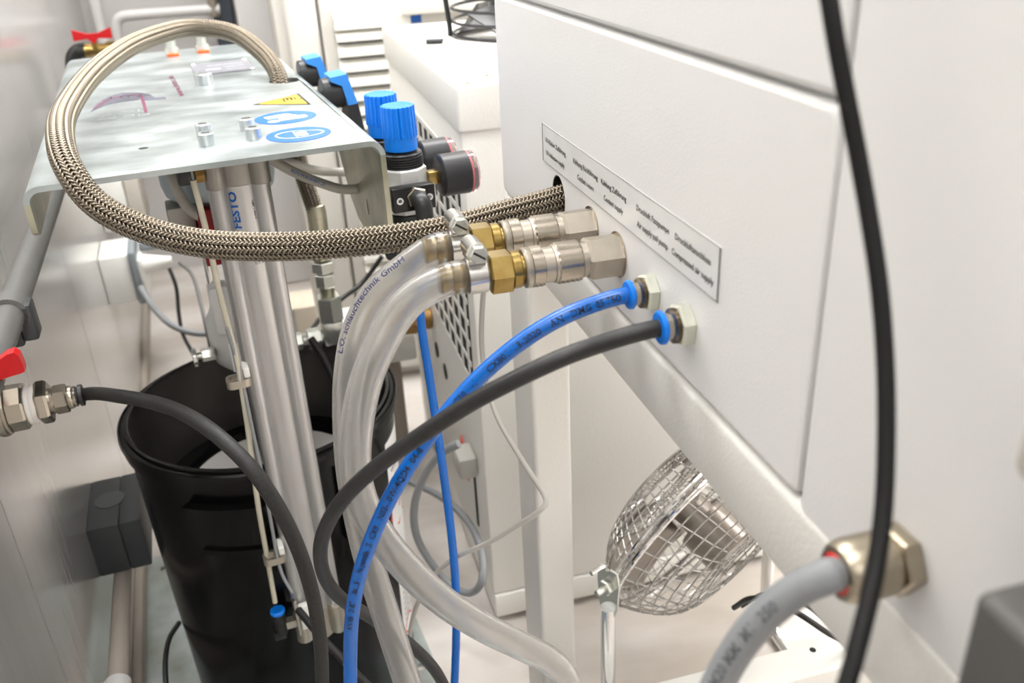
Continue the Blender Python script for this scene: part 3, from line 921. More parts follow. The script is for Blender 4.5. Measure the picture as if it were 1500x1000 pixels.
def bend(cx, cz, sgn):
    V, F = [], []
    n = 8
    for y in (Y0, Y1):
        for rr in (RB, RB - TH):
            for k in range(n + 1):
                a = PI / 2 * k / n
                V.append((cx + sgn * rr * math.sin(a), y, cz + rr * math.cos(a)))
    m = n + 1
    for k in range(n):
        F.append((k, k + 1, 2 * m + k + 1, 2 * m + k))
        F.append((m + k, m + k + 1, 3 * m + k + 1, 3 * m + k))
        F.append((k, k + 1, m + k + 1, m + k))
        F.append((2 * m + k, 2 * m + k + 1, 3 * m + k + 1, 3 * m + k))
    return V, F


g.add(*bend(XR - RB, ZT - RB, 1))
g.add(*bend(XL + RB, ZT - RB, -1))
plate = part('top_plate', g, 'zinc_plate', pu)
zf = ZT - RB
slot = [(0.8105 + 0.0042 * math.cos(2 * PI * k / 20), z(-0.2555) + (0.0042 if 0 else 0.0085) * math.sin(2 * PI * k / 20)) for k in range(20)]
slot2 = circ(0.985, z(-0.206), 0.0055, 16, 0.009)
slot3 = circ(1.03, z(-0.206), 0.0055, 16, 0.009)
fl = [(Y0, zf), (Y0, z(-0.262)), (Y0 + 0.022, z(-0.284)), (0.835, z(-0.287)), (0.862, z(-0.2815)), (0.888, z(-0.267)), (0.905, z(-0.248)), (0.925, z(-0.224)), (0.95, z(-0.2255)), (1.1, z(-0.2255)), (1.3, z(-0.24)), (Y1, z(-0.24)), (Y1, zf)]
part('side_flange', G().prism(fl, (XR - TH, 0, 0), Y, Z, TH, [slot, slot2, slot3]), 'zinc_yellow', pu)
fl = [(Y0, zf), (Y0, z(-0.2105)), (Y0 + 0.012, z(-0.2155)), (Y1, z(-0.2155)), (Y1, zf)]
part('side_flange', G().prism(fl, (XL, 0, 0), Y, Z, TH), 'zinc_yellow', pu)


def cap_screw(x, y, zz, r, h, parent=plate):
    o = part('socket_screw', G().lathe((x, y, zz), Z, [(0, r), (h * 0.9, r), (h, r * 0.9), (h, r * 0.56), (h * 0.5, r * 0.50)], 24, cap=False), 'zinc', parent)
    part('hex_socket', G().cyl((x, y, zz + h * 0.3), (x, y, zz + h * 0.55), r * 0.56, 6), 'void_shade', o)
    return o


for x, y in ((0.0337, 0.797), (0.0346, 0.8363), (0.0725, 0.797), (0.072, 0.8363)):
    cap_screw(x, y, ZT, 0.0068, 0.0105)
cap_screw(0.057, 1.108, ZT, 0.0098, 0.0125)
for x, y in ((0.0363, 1.385), (0.0774, 1.39)):
    part('stud', G().lathe((x, y, ZT), Z, [(0, 0.0095), (0.010, 0.0095), (0.010, 0.0068), (0.02, 0.0068), (0.02, 0.0088), (0.029, 0.0088)], 20), 'bright_zinc', plate)
    part('paint_mark', G().box(x - 0.008, x + 0.008, y - 0.016, y - 0.006, ZT, ZT + 0.003, 0.001), 'orange_paint', plate)
# oval joint ring round the cylinder foot
# type plate with four rivets
tp = part('type_plate', G().prism(rect(0.0515, 0.1225, 1.176, 1.266, 0.002, 2), (0, 0, ZT), X, Y, 0.0012), 'name_plate', plate)
g = G()
for cx, cy in ((0.055, 1.180), (0.119, 1.180), (0.055, 1.262), (0.119, 1.262)):
    g.ball((cx, cy, ZT + 0.0012), 0.0035, 12, 6, 0.6)
part('rivets', g, 'chrome', tp, kind='stuff')
part('print', G().prism(rect(0.066, 0.084, 1.20, 1.21), (0, 0, ZT + 0.00125), X, Y, 0.0002)
     .prism(rect(0.090, 0.114, 1.195, 1.198), (0, 0, ZT + 0.00125), X, Y, 0.0002).prism(rect(0.090, 0.114, 1.215, 1.218), (0, 0, ZT + 0.00125), X, Y, 0.0002)
     .prism(rect(0.070, 0.114, 1.236, 1.239), (0, 0, ZT + 0.00125), X, Y, 0.0002), 'ink_outline', tp)
# yellow hand warning triangle and two blue signs
zs = ZT + 0.0003
A, Bq, Cq = (0.0905, 0.9495), (0.1425, 0.981), (0.1435, 0.9165)
tri = part('warning_sticker', G().prism([A, Cq, Bq], (0, 0, ZT), X, Y, 0.0003), 'ink_black', plate, 'yellow triangular warning sticker')
cx = (A[0] + Bq[0] + Cq[0]) / 3
cy = (A[1] + Bq[1] + Cq[1]) / 3
ins = [((p[0] - cx) * 0.84 + cx, (p[1] - cy) * 0.84 + cy) for p in (A, Cq, Bq)]
part('yellow_field', G().prism(ins, (0, 0, zs), X, Y, 0.0001), 'sign_yellow', tri)
g = G()
g.prism([(0.1285 + 0.0072 * math.cos(PI * k / 10), 0.9585 + 0.0065 * math.sin(PI * k / 10)) for k in range(11)], (0, 0, zs + 0.0001), X, Y, 0.0001)
for k, L in ((0, 0.0150), (1, 0.0100), (2, 0.0115), (3, 0.0095)):
    g.prism(rect(0.1214 + 0.0039 * k, 0.1236 + 0.0039 * k, 0.9587 - L, 0.9587), (0, 0, zs + 0.0001), X, Y, 0.0001)
g.prism(rect(0.1385, 0.1397, 0.944, 0.954), (0, 0, zs + 0.0001), X, Y, 0.0001)
part('hand_pictogram', g, 'ink_black', tri)
c1 = (0.1107, 0.8690)
s1 = part('mandatory_sticker', G().prism(circ(*c1, 0.0285, 48), (0, 0, ZT), X, Y, 0.0003), 'sign_blue', plate, 'round blue sticker with white gloves')


def glove(ox, oy, a, k, mirror=1):
    pts = [(-0.006, -0.012), (0.006, -0.012), (0.0065, -0.002), (0.0125, 0.003), (0.0105, 0.006), (0.0062, 0.003), (0.0058, 0.012), (0.003, 0.0128), (0.0, 0.0132), (-0.0035, 0.012), (-0.006, 0.009)]
    ca, sa = math.cos(a), math.sin(a)
    return [(ox + k * (mirror * p[0] * ca - p[1] * sa), oy + k * (mirror * p[0] * sa + p[1] * ca)) for p in (pts if mirror > 0 else pts[::-1])]


part('glove_pictogram', G().prism(glove(c1[0] - 0.006, c1[1] + 0.008, -1.3, 1.0), (0, 0, zs), X, Y, 0.0001)
     .prism(glove(c1[0] + 0.006, c1[1] - 0.006, -1.5, 1.05, -1), (0, 0, zs), X, Y, 0.0001).prism(circ(c1[0] - 0.0125, c1[1] - 0.0125, 0.0058, 20, 0.005), (0, 0, zs), X, Y, 0.0001), 'sticker_white', s1)
c2 = (0.1097, 0.7915)
s2 = part('mandatory_sticker', G().prism(circ(*c2, 0.0278, 48), (0, 0, ZT), X, Y, 0.0003), 'sign_blue', plate, 'round blue sticker with a head wearing goggles')


def ring2d(cx, cy, rx, ry, w, n=36, a0=0.0, a1=2 * PI):
    V, F = [], []
    for k in range(n + 1):
        a = a0 + (a1 - a0) * k / n
        wob = 1 + 0.10 * math.cos(2 * a + 0.6) + 0.06 * math.cos(3 * a)
        for q in (1, 1 - w):
            V.append((cx + rx * q * wob * math.cos(a), cy + ry * q * wob * math.sin(a), zs + 0.00012))
    for k in range(n):
        F.append((2 * k, 2 * k + 1, 2 * k + 3, 2 * k + 2))
    return V, F


part('head_pictogram', G().add(*ring2d(c2[0], c2[1], 0.0195, 0.0150, 0.085)).prism(circ(c2[0] + 0.0030, c2[1] - 0.0044, 0.0050, 18, 0.0036), (0, 0, zs), X, Y, 0.0001)
     .prism(circ(c2[0] + 0.0030, c2[1] + 0.0044, 0.0050, 18, 0.0036), (0, 0, zs), X, Y, 0.0001).prism(rect(c2[0] - 0.0035, c2[0] - 0.0022, c2[1] - 0.0145, c2[1] + 0.0145), (0, 0, zs), X, Y, 0.0001), 'sticker_white', s2)
# printed maker's film: dark arch, maroon line, address and small grey line art
arch = [(-0.0634, 1.0153), (-0.0576, 1.059), (-0.047, 1.0946), (-0.0328, 1.112), (-0.015, 1.1017), (-0.0034, 1.0797), (0.0007, 1.0568), (0.0111, 1.0539), (0.0112, 1.0408),
        (-0.0073, 1.0431), (-0.0107, 1.0475), (-0.0136, 1.066), (-0.0153, 1.055), (-0.0352, 1.0519), (-0.0487, 1.0447), (-0.0596, 1.0204)]
lo2 = G().prism(arch[::-1], (0, 0, ZT), X, Y, 0.0002)
logo = part('maker_print', lo2, 'ink_grey', plate, 'printed dark arch with a maroon line')
g = G()
mp_ = [(-0.0598, 1.0323), (-0.0482, 1.0715), (-0.033, 1.0893), (-0.0174, 1.0873), (-0.0128, 1.0731), (-0.0116, 1.0402), (-0.0106, 0.9763)]
for (xa, ya), (xb, yb) in zip(mp_[:-1], mp_[1:]):
    L = math.hypot(xb - xa, yb - ya)
    nx, ny = -(yb - ya) / L * 0.0016, (xb - xa) / L * 0.0016
    g.prism([(xa - nx, ya - ny), (xb - nx, yb - ny), (xb + nx, yb + ny), (xa + nx, ya + ny)], (0, 0, ZT + 0.00025), X, Y, 0.0001)
part('maroon_line', g, 'ink_maroon', logo)
part('web_lettering', text_on('www.intec.de', (0.0310, 1.046, ZT), (-0.03, 0.9995, 0), (-0.9995, -0.03, 0), width=0.150, height=0.0075, lift=0.0003), 'ink_maroon', logo)
g = G()
for bx, by, w, h in ((-0.055, 0.985, 0.012, 0.010), (-0.036, 0.985, 0.014, 0.010), (-0.018, 0.985, 0.008, 0.014), (-0.055, 0.966, 0.016, 0.010), (-0.032, 0.966, 0.010, 0.010), (-0.018, 0.962, 0.010, 0.010),
                     (-0.052, 1.078, 0.009, 0.012), (-0.034, 1.078, 0.009, 0.012), (-0.014, 1.078, 0.009, 0.012)):
    for a, b, c, d in ((bx, bx + w, by, by + 0.0012), (bx, bx + w, by + h - 0.0012, by + h), (bx, bx + 0.001, by, by + h), (bx + w - 0.001, bx + w, by, by + h)):
        g.prism(rect(a, b, c, d), (0, 0, ZT), X, Y, 0.0002)
part('line_art', g, 'ink_outline', logo)

# air cylinder: extruded barrel with four lobes, caps at both ends
CX, CY = 0.0533, 0.817


def lobe(theta, rb, rl, dl):
    r = rb
    for q in range(4):
        a = PI / 4 + q * PI / 2
        c = math.cos(theta - a) * dl
        s_ = math.sin(theta - a) * dl
        if c > 0 and abs(s_) < rl:
            r = max(r, c + math.sqrt(rl * rl - s_ * s_))
    return r


def extrusion(z0, z1, rb, rl, dl, n=160, ch=0.0006):
    ring = [lobe(2 * PI * k / n, rb, rl, dl) for k in range(n)]
    V, F = [], []
    for zz, e in ((z0, ch), (z0 + ch, 0), (z1 - ch, 0), (z1, ch)):
        for k in range(n):
            a = 2 * PI * k / n
            V.append((CX + (ring[k] - e) * math.cos(a), CY + (ring[k] - e) * math.sin(a), zz))
    for q in range(3):
        for k in range(n):
            j = (k + 1) % n
            F.append((q * n + k, q * n + j, (q + 1) * n + j, (q + 1) * n + k))
    F.append(tuple(range(n))[::-1])
    F.append(tuple(3 * n + k for k in range(n)))
    return G().add(V, F)


ZC1 = ZT - TH
ac = part('air_cylinder', extrusion(z(-0.700), z(-0.208), 0.0226, 0.0078, 0.0262), 'anodised', pu)
part('end_cap', extrusion(z(-0.214), ZC1, 0.0240, 0.0088, 0.0272), 'anodised_cap', ac)
part('end_cap', extrusion(z(-0.735), z(-0.697), 0.0236, 0.0088, 0.0272), 'nickel_satin', ac, 'silver lower end cap')
part('piston_rod_guide', G().cyl((CX, CY, z(-0.748)), (CX, CY, z(-0.733)), 0.016, 28, 0.001), 'nickel_satin', ac)
for sx in (-1, 1):
    part('profile_groove', G().box(CX + sx * 0.0135 - 0.0007, CX + sx * 0.0135 + 0.0007, CY - 0.0190, CY - 0.0175, z(-0.698), z(-0.215)), 'void_shade', ac)
# printing on the front face of the barrel, reading upwards
fy = CY - 0.0222


def barrel_text(txt, a_off, z0, height, width=None, bold=0.012):
    V, F = text_geo(txt, width, height, bold)
    out = []
    for p in V:
        a = -PI / 2 + (a_off + -p[1]) / 0.0222
        out.append((CX + 0.02285 * math.cos(a), CY + 0.02285 * math.sin(a), z0 + p[0]))
    return G().add(out, F)


part('brand_lettering', barrel_text('FESTO', -0.0048, z(-0.252), 0.0066, 0.034, 0.035), 'ink_blue', ac)
g = G()
for txt, off, zb, hh in (('DSBC-50-380-PPA-N3', 0.0030, z(-0.287), 0.0022), ('1463500    01-2022  GB', 0.0056, z(-0.287), 0.0019), ('p max 1,2MPa', 0.0095, z(-0.245), 0.0021),
                         ('Festo Germany', 0.0086, z(-0.287), 0.0019), ('Made in Germany', 0.0116, z(-0.287), 0.0019), ('QTPW', -0.0058, z(-0.277), 0.0019), ('E1RF', -0.0034, z(-0.277), 0.0019), ('X3PE', -0.0010, z(-0.277), 0.0019)):
    g.join(barrel_text(txt, off, zb, hh))
part('data_lettering', g, 'ink_black', ac)
# fitting under the plate that feeds the thin tube
fx = part('top_port_fitting', G().lathe((0.0262, 0.797, z(-0.199)), (-1, 0, 0), [(0, 0.0075), (0.0072, 0.0078), (0.0085, 0.0062)], 6), 'brass_dull', pu)
part('push_elbow', G().box(0.0035, 0.0155, 0.791, 0.803, z(-0.207), z(-0.186), 0.003), 'black_plastic', fx)
# clips that hold the tube, and the lower port
for (cx, cy, zz) in ((0.0185, 0.786, z(-0.395)), (0.0175, 0.786, z(-0.605))):
    V = rect(cx - 0.0105, cx + 0.012, cy - 0.0085, cy + 0.0085, 0.006, 5)
    cl = part('tube_clip', G().prism(V, (0, 0, zz - 0.004), X, Y, 0.008, [circ(cx - 0.0015, cy, 0.0058, 20)]), 'nickel_satin', pu)
    part('clip_foot', G().box(cx + 0.006, cx + 0.012, cy - 0.006, cy + 0.012, zz + 0.004, zz + 0.014, 0.0015), 'white_plastic', cl)
lp = part('lower_port_fitting', G().lathe((0.0275, 0.795, z(-0.7040)), (-1, 0, 0), [(0, 0.0065), (0.011, 0.0065)], 4, 0.78), 'nickel_satin', pu)
part('flow_valve', G().cyl((0.0105, 0.795, z(-0.7160)), (0.0105, 0.795, z(-0.6860)), 0.0068, 18, 0.001).box(0.002, 0.014, 0.790, 0.800, z(-0.7200), z(-0.7100), 0.001), 'black_anodised', lp)
part('release_ring', G().lathe((0.0105, 0.795, z(-0.6860)), Z, [(0, 0.0060), (0.001, 0.0080), (0.004, 0.0080), (0.005, 0.0068)], 24), 'blue_plastic', lp)
# position sensor on the barrel
sn = part('position_sensor', G().box(0.032, 0.044, 0.781, 0.789, z(-0.708), z(-0.676), 0.001), 'white_plastic', pu)
part('sensor_arm', G().box(0.0275, 0.031, 0.779, 0.785, z(-0.712), z(-0.664), 0.0008), 'nickel', sn)
# air motor drum and the pump column below the plate
PX, PY = 0.0445, 0.955
part('air_motor', G().lathe((PX, PY, z(-0.263)), Z, [(0, 0.040), (0.002, 0.048), (0.008, 0.0545), (0.018, 0.057), (0.083, 0.057)], 48), 'galv_drum', pu)
part('pump_bracket', G().box(-0.012, 0.0135, 0.915, 0.95, z(-0.305), z(-0.259), 0.002), 'anodised_cap', pu)
part('red_cover', G().box(0.0150, 0.042, 0.895, 0.93, z(-0.318), z(-0.260), 0.002), 'red_dark', pu, 'dark red cover with an orange indicator')
part('indicator_lamp', G().ball((0.0245, 0.8935, z(-0.283)), 0.0022, 10, 6), 'lamp_orange', pu)
for k, (rx, ry) in enumerate(((0.018, 0.925), (0.036, 0.912), (0.075, 0.92))):
    part('guide_rod', G().cyl((rx, ry, z(-0.40)), (rx, ry, z(-0.26)), 0.0062, 20), 'chrome', pu)
part('pump_head', G().lathe((PX, PY, z(-0.460)), Z, [(0, 0.020), (0.004, 0.032), (0.012, 0.040), (0.022, 0.043), (0.060, 0.043), (0.068, 0.038), (0.078, 0.034)], 40)
     .box(0.010, 0.032, 0.905, 0.93, z(-0.40), z(-0.345), 0.004), 'cast_alu', pu)
part('bleed_valve', G().hexa((0.0045, 0.935, z(-0.430)), (-0.010, 0.935, z(-0.430)), 0.0075).cyl((-0.010, 0.935, z(-0.43)), (-0.014, 0.935, z(-0.43)), 0.004, 14)
     .cyl((-0.014, 0.935, z(-0.431)), (-0.019, 0.935, z(-0.431)), 0.0105, 16, 0.001), 'bright_zinc', pu)
part('pump_tube', G().cyl((PX, PY, z(-0.66)), (PX, PY, z(-0.455)), 0.026, 32), 'stainless', pu)
part('head_label', G().box(0.0195, 0.031, 0.9085, 0.9095, z(-0.445), z(-0.412)), 'sticker_white', pu)
# outlet: crimped end of the braided hose, nuts, elbow
ox, oy = 0.1515, 1.0515


def nut(z0, z1, r, m='bright_zinc', ph=0.2, name='hex_nut'):
    return part(name, G().lathe((ox, oy, z(z0)), Z, [(0, r * 0.93), (0.0012, r), (z1 - z0 - 0.0012, r), (z1 - z0, r * 0.93)], 6, ph), m, pu)


part('crimp_ferrule', G().lathe((ox + 0.001, oy, z(-0.366)), Z, [(0, 0.0112), (0.002, 0.0118), (0.040, 0.0118), (0.047, 0.0110), (0.048, 0.0098)], 28), 'zinc_yellow', pu)
nut(-0.388, -0.368, 0.0130, 'zinc_yellow')
nut(-0.404, -0.390, 0.0150)
part('pipe_neck', G().cyl((ox, oy, z(-0.44)), (ox, oy, z(-0.40)), 0.0090, 20), 'zinc_yellow', pu)
nut(-0.424, -0.407, 0.0128)
nut(-0.470, -0.437, 0.0165, ph=0.5, name='swivel_nut')
elb = part('outlet_elbow', G().box(ox - 0.014, ox + 0.013, oy - 0.012, oy + 0.012, z(-0.502), z(-0.470), 0.003), 'bright_zinc', pu)
g = G()
part('outlet_neck', G().cyl((ox - 0.07, oy, z(-0.4905)), (ox - 0.012, oy, z(-0.4905)), 0.0085, 20).hexa((ox - 0.034, oy, z(-0.4905)), (ox - 0.016, oy, z(-0.4905)), 0.0130).hexa((ox - 0.052, oy, z(-0.4905)), (ox - 0.040, oy, z(-0.4905)), 0.0115), 'bright_zinc', elb)

# small tubes of the pump
wt, wp = hose('thin_air_tube', PTS['whitetube'], 0.0026, 'natural_tube', 'thin cream tube clipped along the left side of the air cylinder', 'tube', 14, 0.005)
part('lettering', text_wrap('FESTO PUN-H-4x0,75 FESTO PUN-H-4x0,75', resample(wp, 0.003), 0.0026, 0.20, (-0.7, -0.7, 0.1), 0.0016, -1), 'ink_blue', wt)
hose('sensor_cable', PTS['thingrey'], 0.0017, 'grey_cable', 'thin grey cable in the groove beside the air cylinder', 'cable', 10)
hose('sensor_lead', PTS['sensorwire'], 0.0040, 'black_rubber', 'short black lead below the cylinder end cap', 'cable', 14)
ta, tpth = hose('pneumatic_tube', PTS['tubeA'], 0.0048, 'pneu_tube', 'lower pale grey printed tube under the pump plate', 'tube', 16, 0.004, group='pale tubes under the pump plate')
part('lettering', text_wrap('FESTO PUN-H-8X1,25', resample(tpth, 0.002), 0.0048, 0.028, (-0.2, -0.9, 0.35), 0.0030), 'ink_blue', ta)
tb, tbp = hose('pneumatic_tube', PTS['tubeB'], 0.0048, 'pneu_tube', 'upper pale grey tube under the pump plate, ending at a blue ring', 'tube', 16, 0.004, group='pale tubes under the pump plate')
_d = vec(tbp[-1]) - vec(tbp[-2])
part('release_ring', G().cyl(vec(tbp[-1]) - _d / np.linalg.norm(_d) * 0.002, vec(tbp[-1]) + _d / np.linalg.norm(_d) * 0.004, 0.0068, 20, 0.0008), 'blue_plastic', tb)
hose('curved_tube', PTS['drumtube'], 0.0052, 'pneu_tube', 'beige tube curving round the grey drum under the plate', 'tube', 16, 0.004)
hose('bucket_inner_cable', PTS['innerhose'], 0.0045, 'black_rubber', 'black cable hanging into the bucket below the elbow', 'cable', 12)


# ------------------------------------------------------------ pressure regulators on the plate flange
def regulator(yc, label, detailed=True):
    xc = 0.2015
    t = thing('pressure_regulator', label, 'regulator', (xc, yc, z(-0.30)), 'P', 'blue knob regulators beside the pump plate')
    n = 96

    def rib(k, i, r):
        ph = (i * 22 / n) % 1.0
        return r + (0.0013 if (3 <= k <= 5 and ph < 0.6) else 0.0)

    part('knob', G().lathe((xc, yc, z(-0.2030)), Z, [(0, 0.0145), (0.0006, 0.0153), (0.0120, 0.0151), (0.0122, 0.0150), (0.0385, 0.0142), (0.0398, 0.0140), (0.0405, 0.0132), (0.0402, 0.0118), (0.0402, 0.0002)], n, rfun=rib), 'blue_plastic', t, 'ribbed bright blue knob')
    prof = [(0, 0.0185)]
    for i in range(5):
        prof += [(0.0022 * i + 0.0004, 0.0190), (0.0022 * i + 0.0016, 0.0190), (0.0022 * i + 0.0020, 0.0180)]
    prof += [(0.0125, 0.0186), (0.0135, 0.0176), (0.0140, 0.0125), (0.0165, 0.0125)]
    part('threaded_collar', G().lathe((xc, yc, z(-0.2185)), Z, prof, 40), 'black_plastic', t)
    b = part('valve_body', G().lathe((xc, yc, z(-0.262)), Z, [(0, 0.017), (0.004, 0.020), (0.030, 0.0215), (0.042, 0.0215), (0.0436, 0.0200)], 8, PI / 8)
             .box(xc - 0.0235, xc + 0.0235, yc - 0.022, yc + 0.022, z(-0.257), z(-0.2335), 0.002), 'cast_alu', t, 'silver valve body')
    bl = part('connection_block', G().box(xc - 0.0210, xc + 0.0190, yc - 0.0335, yc - 0.0215, z(-0.2525), z(-0.2300), 0.0008), 'black_anodised', t, 'black connection block with two screws')
    for sx in (-0.0145, 0.0135):
        part('block_screw', G().lathe((xc + sx, yc - 0.0335, z(-0.2415)), (0, -1, 0), [(0, 0.0032), (0.0006, 0.0032), (0.0006, 0.0018), (0.0, 0.0015)], 18), 'zinc', bl)
    part('bowl', G().lathe((xc, yc, z(-0.33)), Z, [(0, 0.012), (0.01, 0.0145), (0.066, 0.0150)], 18), 'slate_plastic', t)
    gx = xc + 0.0195
    part('gauge_stem', G().box(gx, gx + 0.0130, yc - 0.0155, yc - 0.0035, z(-0.2365), z(-0.2245), 0.0008), 'brass', t)
    ga = part('pressure_gauge', G().lathe((gx + 0.0105, yc - 0.0095, z(-0.2305)), X, [(0, 0.016), (0.0015, 0.0185), (0.003, 0.0197), (0.028, 0.0200), (0.0285, 0.0190)], 40), 'black_plastic', t, 'round black pressure gauge')
    part('gauge_lens', G().lathe((gx + 0.039, yc - 0.0095, z(-0.2305)), X, [(0, 0.0196), (0.0055, 0.0196), (0.0075, 0.0180), (0.008, 0.0002)], 40, cap=False), 'lens_clear', ga)
    part('red_ring', G().pipe((gx + 0.0392, yc - 0.0095, z(-0.2305)), X, 0.0018, 0.0188, 0.0165, 40), 'gauge_red', ga)
    part('dial', G().cyl((gx + 0.0388, yc - 0.0095, z(-0.2305)), (gx + 0.0394, yc - 0.0095, z(-0.2305)), 0.0165, 32), 'sticker_white', ga)
    if detailed:
        ex, ey, ez = xc + 0.001, yc - 0.0335, z(-0.2395)
        el = part('push_in_elbow', G().tube([(ex, ey - 0.003, ez), (ex, ey - 0.010, ez), (ex + 0.0005, ey - 0.016, ez - 0.001), (ex + 0.001, ey - 0.0185, ez - 0.007), (ex + 0.001, ey - 0.0185, ez - 0.014), (ex + 0.001, ey - 0.0185, ez - 0.018)], 0.0080, 20, 0.0015)
                  .cyl((ex + 0.001, ey - 0.0185, ez - 0.0285), (ex + 0.001, ey - 0.0185, ez - 0.0155), 0.0073, 24, 0.0008), 'black_plastic', t, 'black elbow fitting')
        part('elbow_nut', G().hexa((ex, ey - 0.006, ez), (ex, ey, ez), 0.0102, 0.001, 0.3), 'nickel', el)
        part('release_ring', G().cyl((ex + 0.001, ey - 0.0185, ez - 0.0315), (ex + 0.001, ey - 0.0185, ez - 0.028), 0.0062, 20), 'blue_plastic', el)
    return t


regulator(0.800, 'blue knob pressure regulator nearest the braided hose, with a black elbow')
regulator(0.862, 'blue knob pressure regulator just behind the front one', False)
ra = math.radians(6.5)
ex, ey = 0.2035, 0.800 - 0.0335 - 0.0185
st = (ex * math.cos(ra) - ey * math.sin(ra), ex * math.sin(ra) + ey * math.cos(ra), z(-0.2665))
hose('thin_blue_tube', PTS['regtube'][1:], 0.0042, 'blue_tube', 'straight thin blue tube hanging from the regulator elbow', 'tube', 16, 0.006,
     lead=[st, (st[0] + 0.0003, st[1], st[2] - 0.012)])


def side_valve(yc, label):
    xc = 0.178
    t = thing('side_valve', label, 'valve', (xc, yc, z(-0.2540)), 'P', 'black and blue valves on the plate edge')
    part('coil', G().cyl((0.1705, yc, z(-0.1830)), (0.193, yc, z(-0.1830)), 0.0165, 24, 0.001), 'black_plastic', t)
    V = [(0.1815, yc + e, zz) for e in (-0.016, 0.020) for zz in ()]
    prof = [(0.1790, z(-0.1640)), (0.1970, z(-0.1620)), (0.2055, z(-0.1940)), (0.1945, z(-0.1950)), (0.1905, z(-0.1740)), (0.1790, z(-0.1685))]
    part('blue_bracket', G().prism(prof[::-1], (0, yc + 0.018, 0), X, Z, 0.036), 'blue_dark_part', t, 'angled blue cover')
    part('valve_block', G().prism([(0.1945, z(-0.1950)), (0.1900, z(-0.2490)), (0.2130, z(-0.2490)), (0.2055, z(-0.1940))], (0, yc + 0.018, 0), X, Z, 0.036), 'black_plastic', t)


side_valve(1.005, 'black and blue valve on the plate edge, closer to the blue knobs')
side_valve(1.150, 'black and blue valve on the plate edge, closer to the back corner')

# ------------------------------------------------------------ black bucket
BX, BY = -0.0655, 0.955
KB = 1.045
ZR = 0.414
bk = thing('plastic_bucket', 'large black plastic bucket standing under the pump', 'bucket', (BX, BY, 0.006))
RO = 0.1505
R0, R1 = 0.1410, 0.1500          # outer radius at the foot and under the rim
part('wall', G().lathe((BX, BY, 0.006), Z, [(0, R0 - 0.004), (0.004, R0), (0.37, R1), (0.405, R1 + 0.0005)], 72, cap=False)
     .lathe((BX, BY, 0.006), Z, [(0, 0.0005), (0, R0 - 0.004)], 72, cap=False), 'bucket_black', bk)
part('inner_wall', G().lathe((BX, BY, 0.012), Z, [(0, 0.0005), (0.0005, R0 - 0.006), (0.38, R1 - 0.003), (0.400, R1 - 0.002)], 72, cap=False), 'bucket_inside', bk)
part('rim', G().lathe((BX, BY, ZR), Z, [(-0.001, KB * 0.1388), (0.0, KB * 0.1402), (0.0, KB * 0.1432), (-0.004, KB * 0.1442), (-0.0045, KB * 0.1475), (-0.003, KB * 0.1485), (-0.0045, KB * 0.1505), (-0.010, KB * 0.1512), (-0.0105, KB * 0.1490), (-0.016, KB * 0.1492), (-0.022, KB * 0.1488), (-0.0222, KB * 0.1465), (-0.026, KB * 0.1415)], 96, cap=False), 'bucket_black', bk)


def on_bucket(ang, zz, out=0.0):
    r = R0 + (R1 - R0) * (zz - 0.010) / 0.366 + 0.0004 + out
    return (BX + r * math.cos(ang), BY + r * math.sin(ang), zz)


def curved_patch(a0, a1, z0, z1, out, depth, n=14, m=2, taper=0.0):
    V, F = [], []
    for lay in (out, out - depth):
        for j in range(m + 1):
            zz = z0 + (z1 - z0) * j / m
            for i in range(n + 1):
                e = taper * (1 - j / m)
                V.append(on_bucket((a0 + e) + (a1 - a0 - 2 * e) * i / n, zz, lay))
    w = n + 1
    L = w * (m + 1)
    for j in range(m):
        for i in range(n):
            a = j * w + i
            F.append((a, a + 1, a + w + 1, a + w))
            F.append((L + a, L + a + w, L + a + w + 1, L + a + 1))
    edge = [i for i in range(w)] + [j * w + n for j in range(1, m + 1)] + [m * w + i for i in range(n - 1, -1, -1)] + [j * w for j in range(m - 1, 0, -1)]
    for a, b in zip(edge, edge[1:] + edge[:1]):
        F.append((a, b, L + b, L + a))
    return G().add(V, F)


ha0 = math.radians(-97)
hd = part('handle_lug', curved_patch(math.radians(-122), math.radians(-92), 0.318, 0.370, 0.0075, 0.009, taper=0.03), 'bucket_black', bk)
part('lug_ridge', curved_patch(math.radians(-123), math.radians(-91), 0.366, 0.3730, 0.0120, 0.0115), 'bucket_black', hd)
part('lug_ridge', curved_patch(math.radians(-119), math.radians(-95), 0.3125, 0.319, 0.0115, 0.0115), 'bucket_black', hd)
part('rib', curved_patch(math.radians(-62), math.radians(-58), 0.29, 0.380, 0.009, 0.009), 'bucket_black', bk)
fw = part('follower_plate', G().lathe((BX, BY, 0.290), Z, [(0, KB * 0.128), (0.002, KB * 0.1300), (0.014, KB * 0.1302), (0.018, KB * 0.127), (0.018, KB * 0.108), (0.010, KB * 0.104), (0.010, KB * 0.03)], 64), 'bucket_black', bk)
part('adhesive_film', G().lathe((BX, BY, 0.3005), Z, [(0, KB * 0.0995), (0.004, KB * 0.097), (0.006, KB * 0.03)], 48), 'adhesive_film', fw, 'pale film on the follower')
a0, a1 = math.radians(-30), math.radians(40)
sk = part('data_sticker', curved_patch(a0, a1, 0.055, 0.365, 0.0006, 0.0005, 20, 3), 'sticker_white', bk, 'white data sticker with red hazard frames')


def bucket_text(txt, ang, zz, height):
    V, F = text_geo(txt, None, height)
    return G().add([on_bucket(ang + p[0] / 0.138, zz + p[1], 0.0009) for p in V], F)


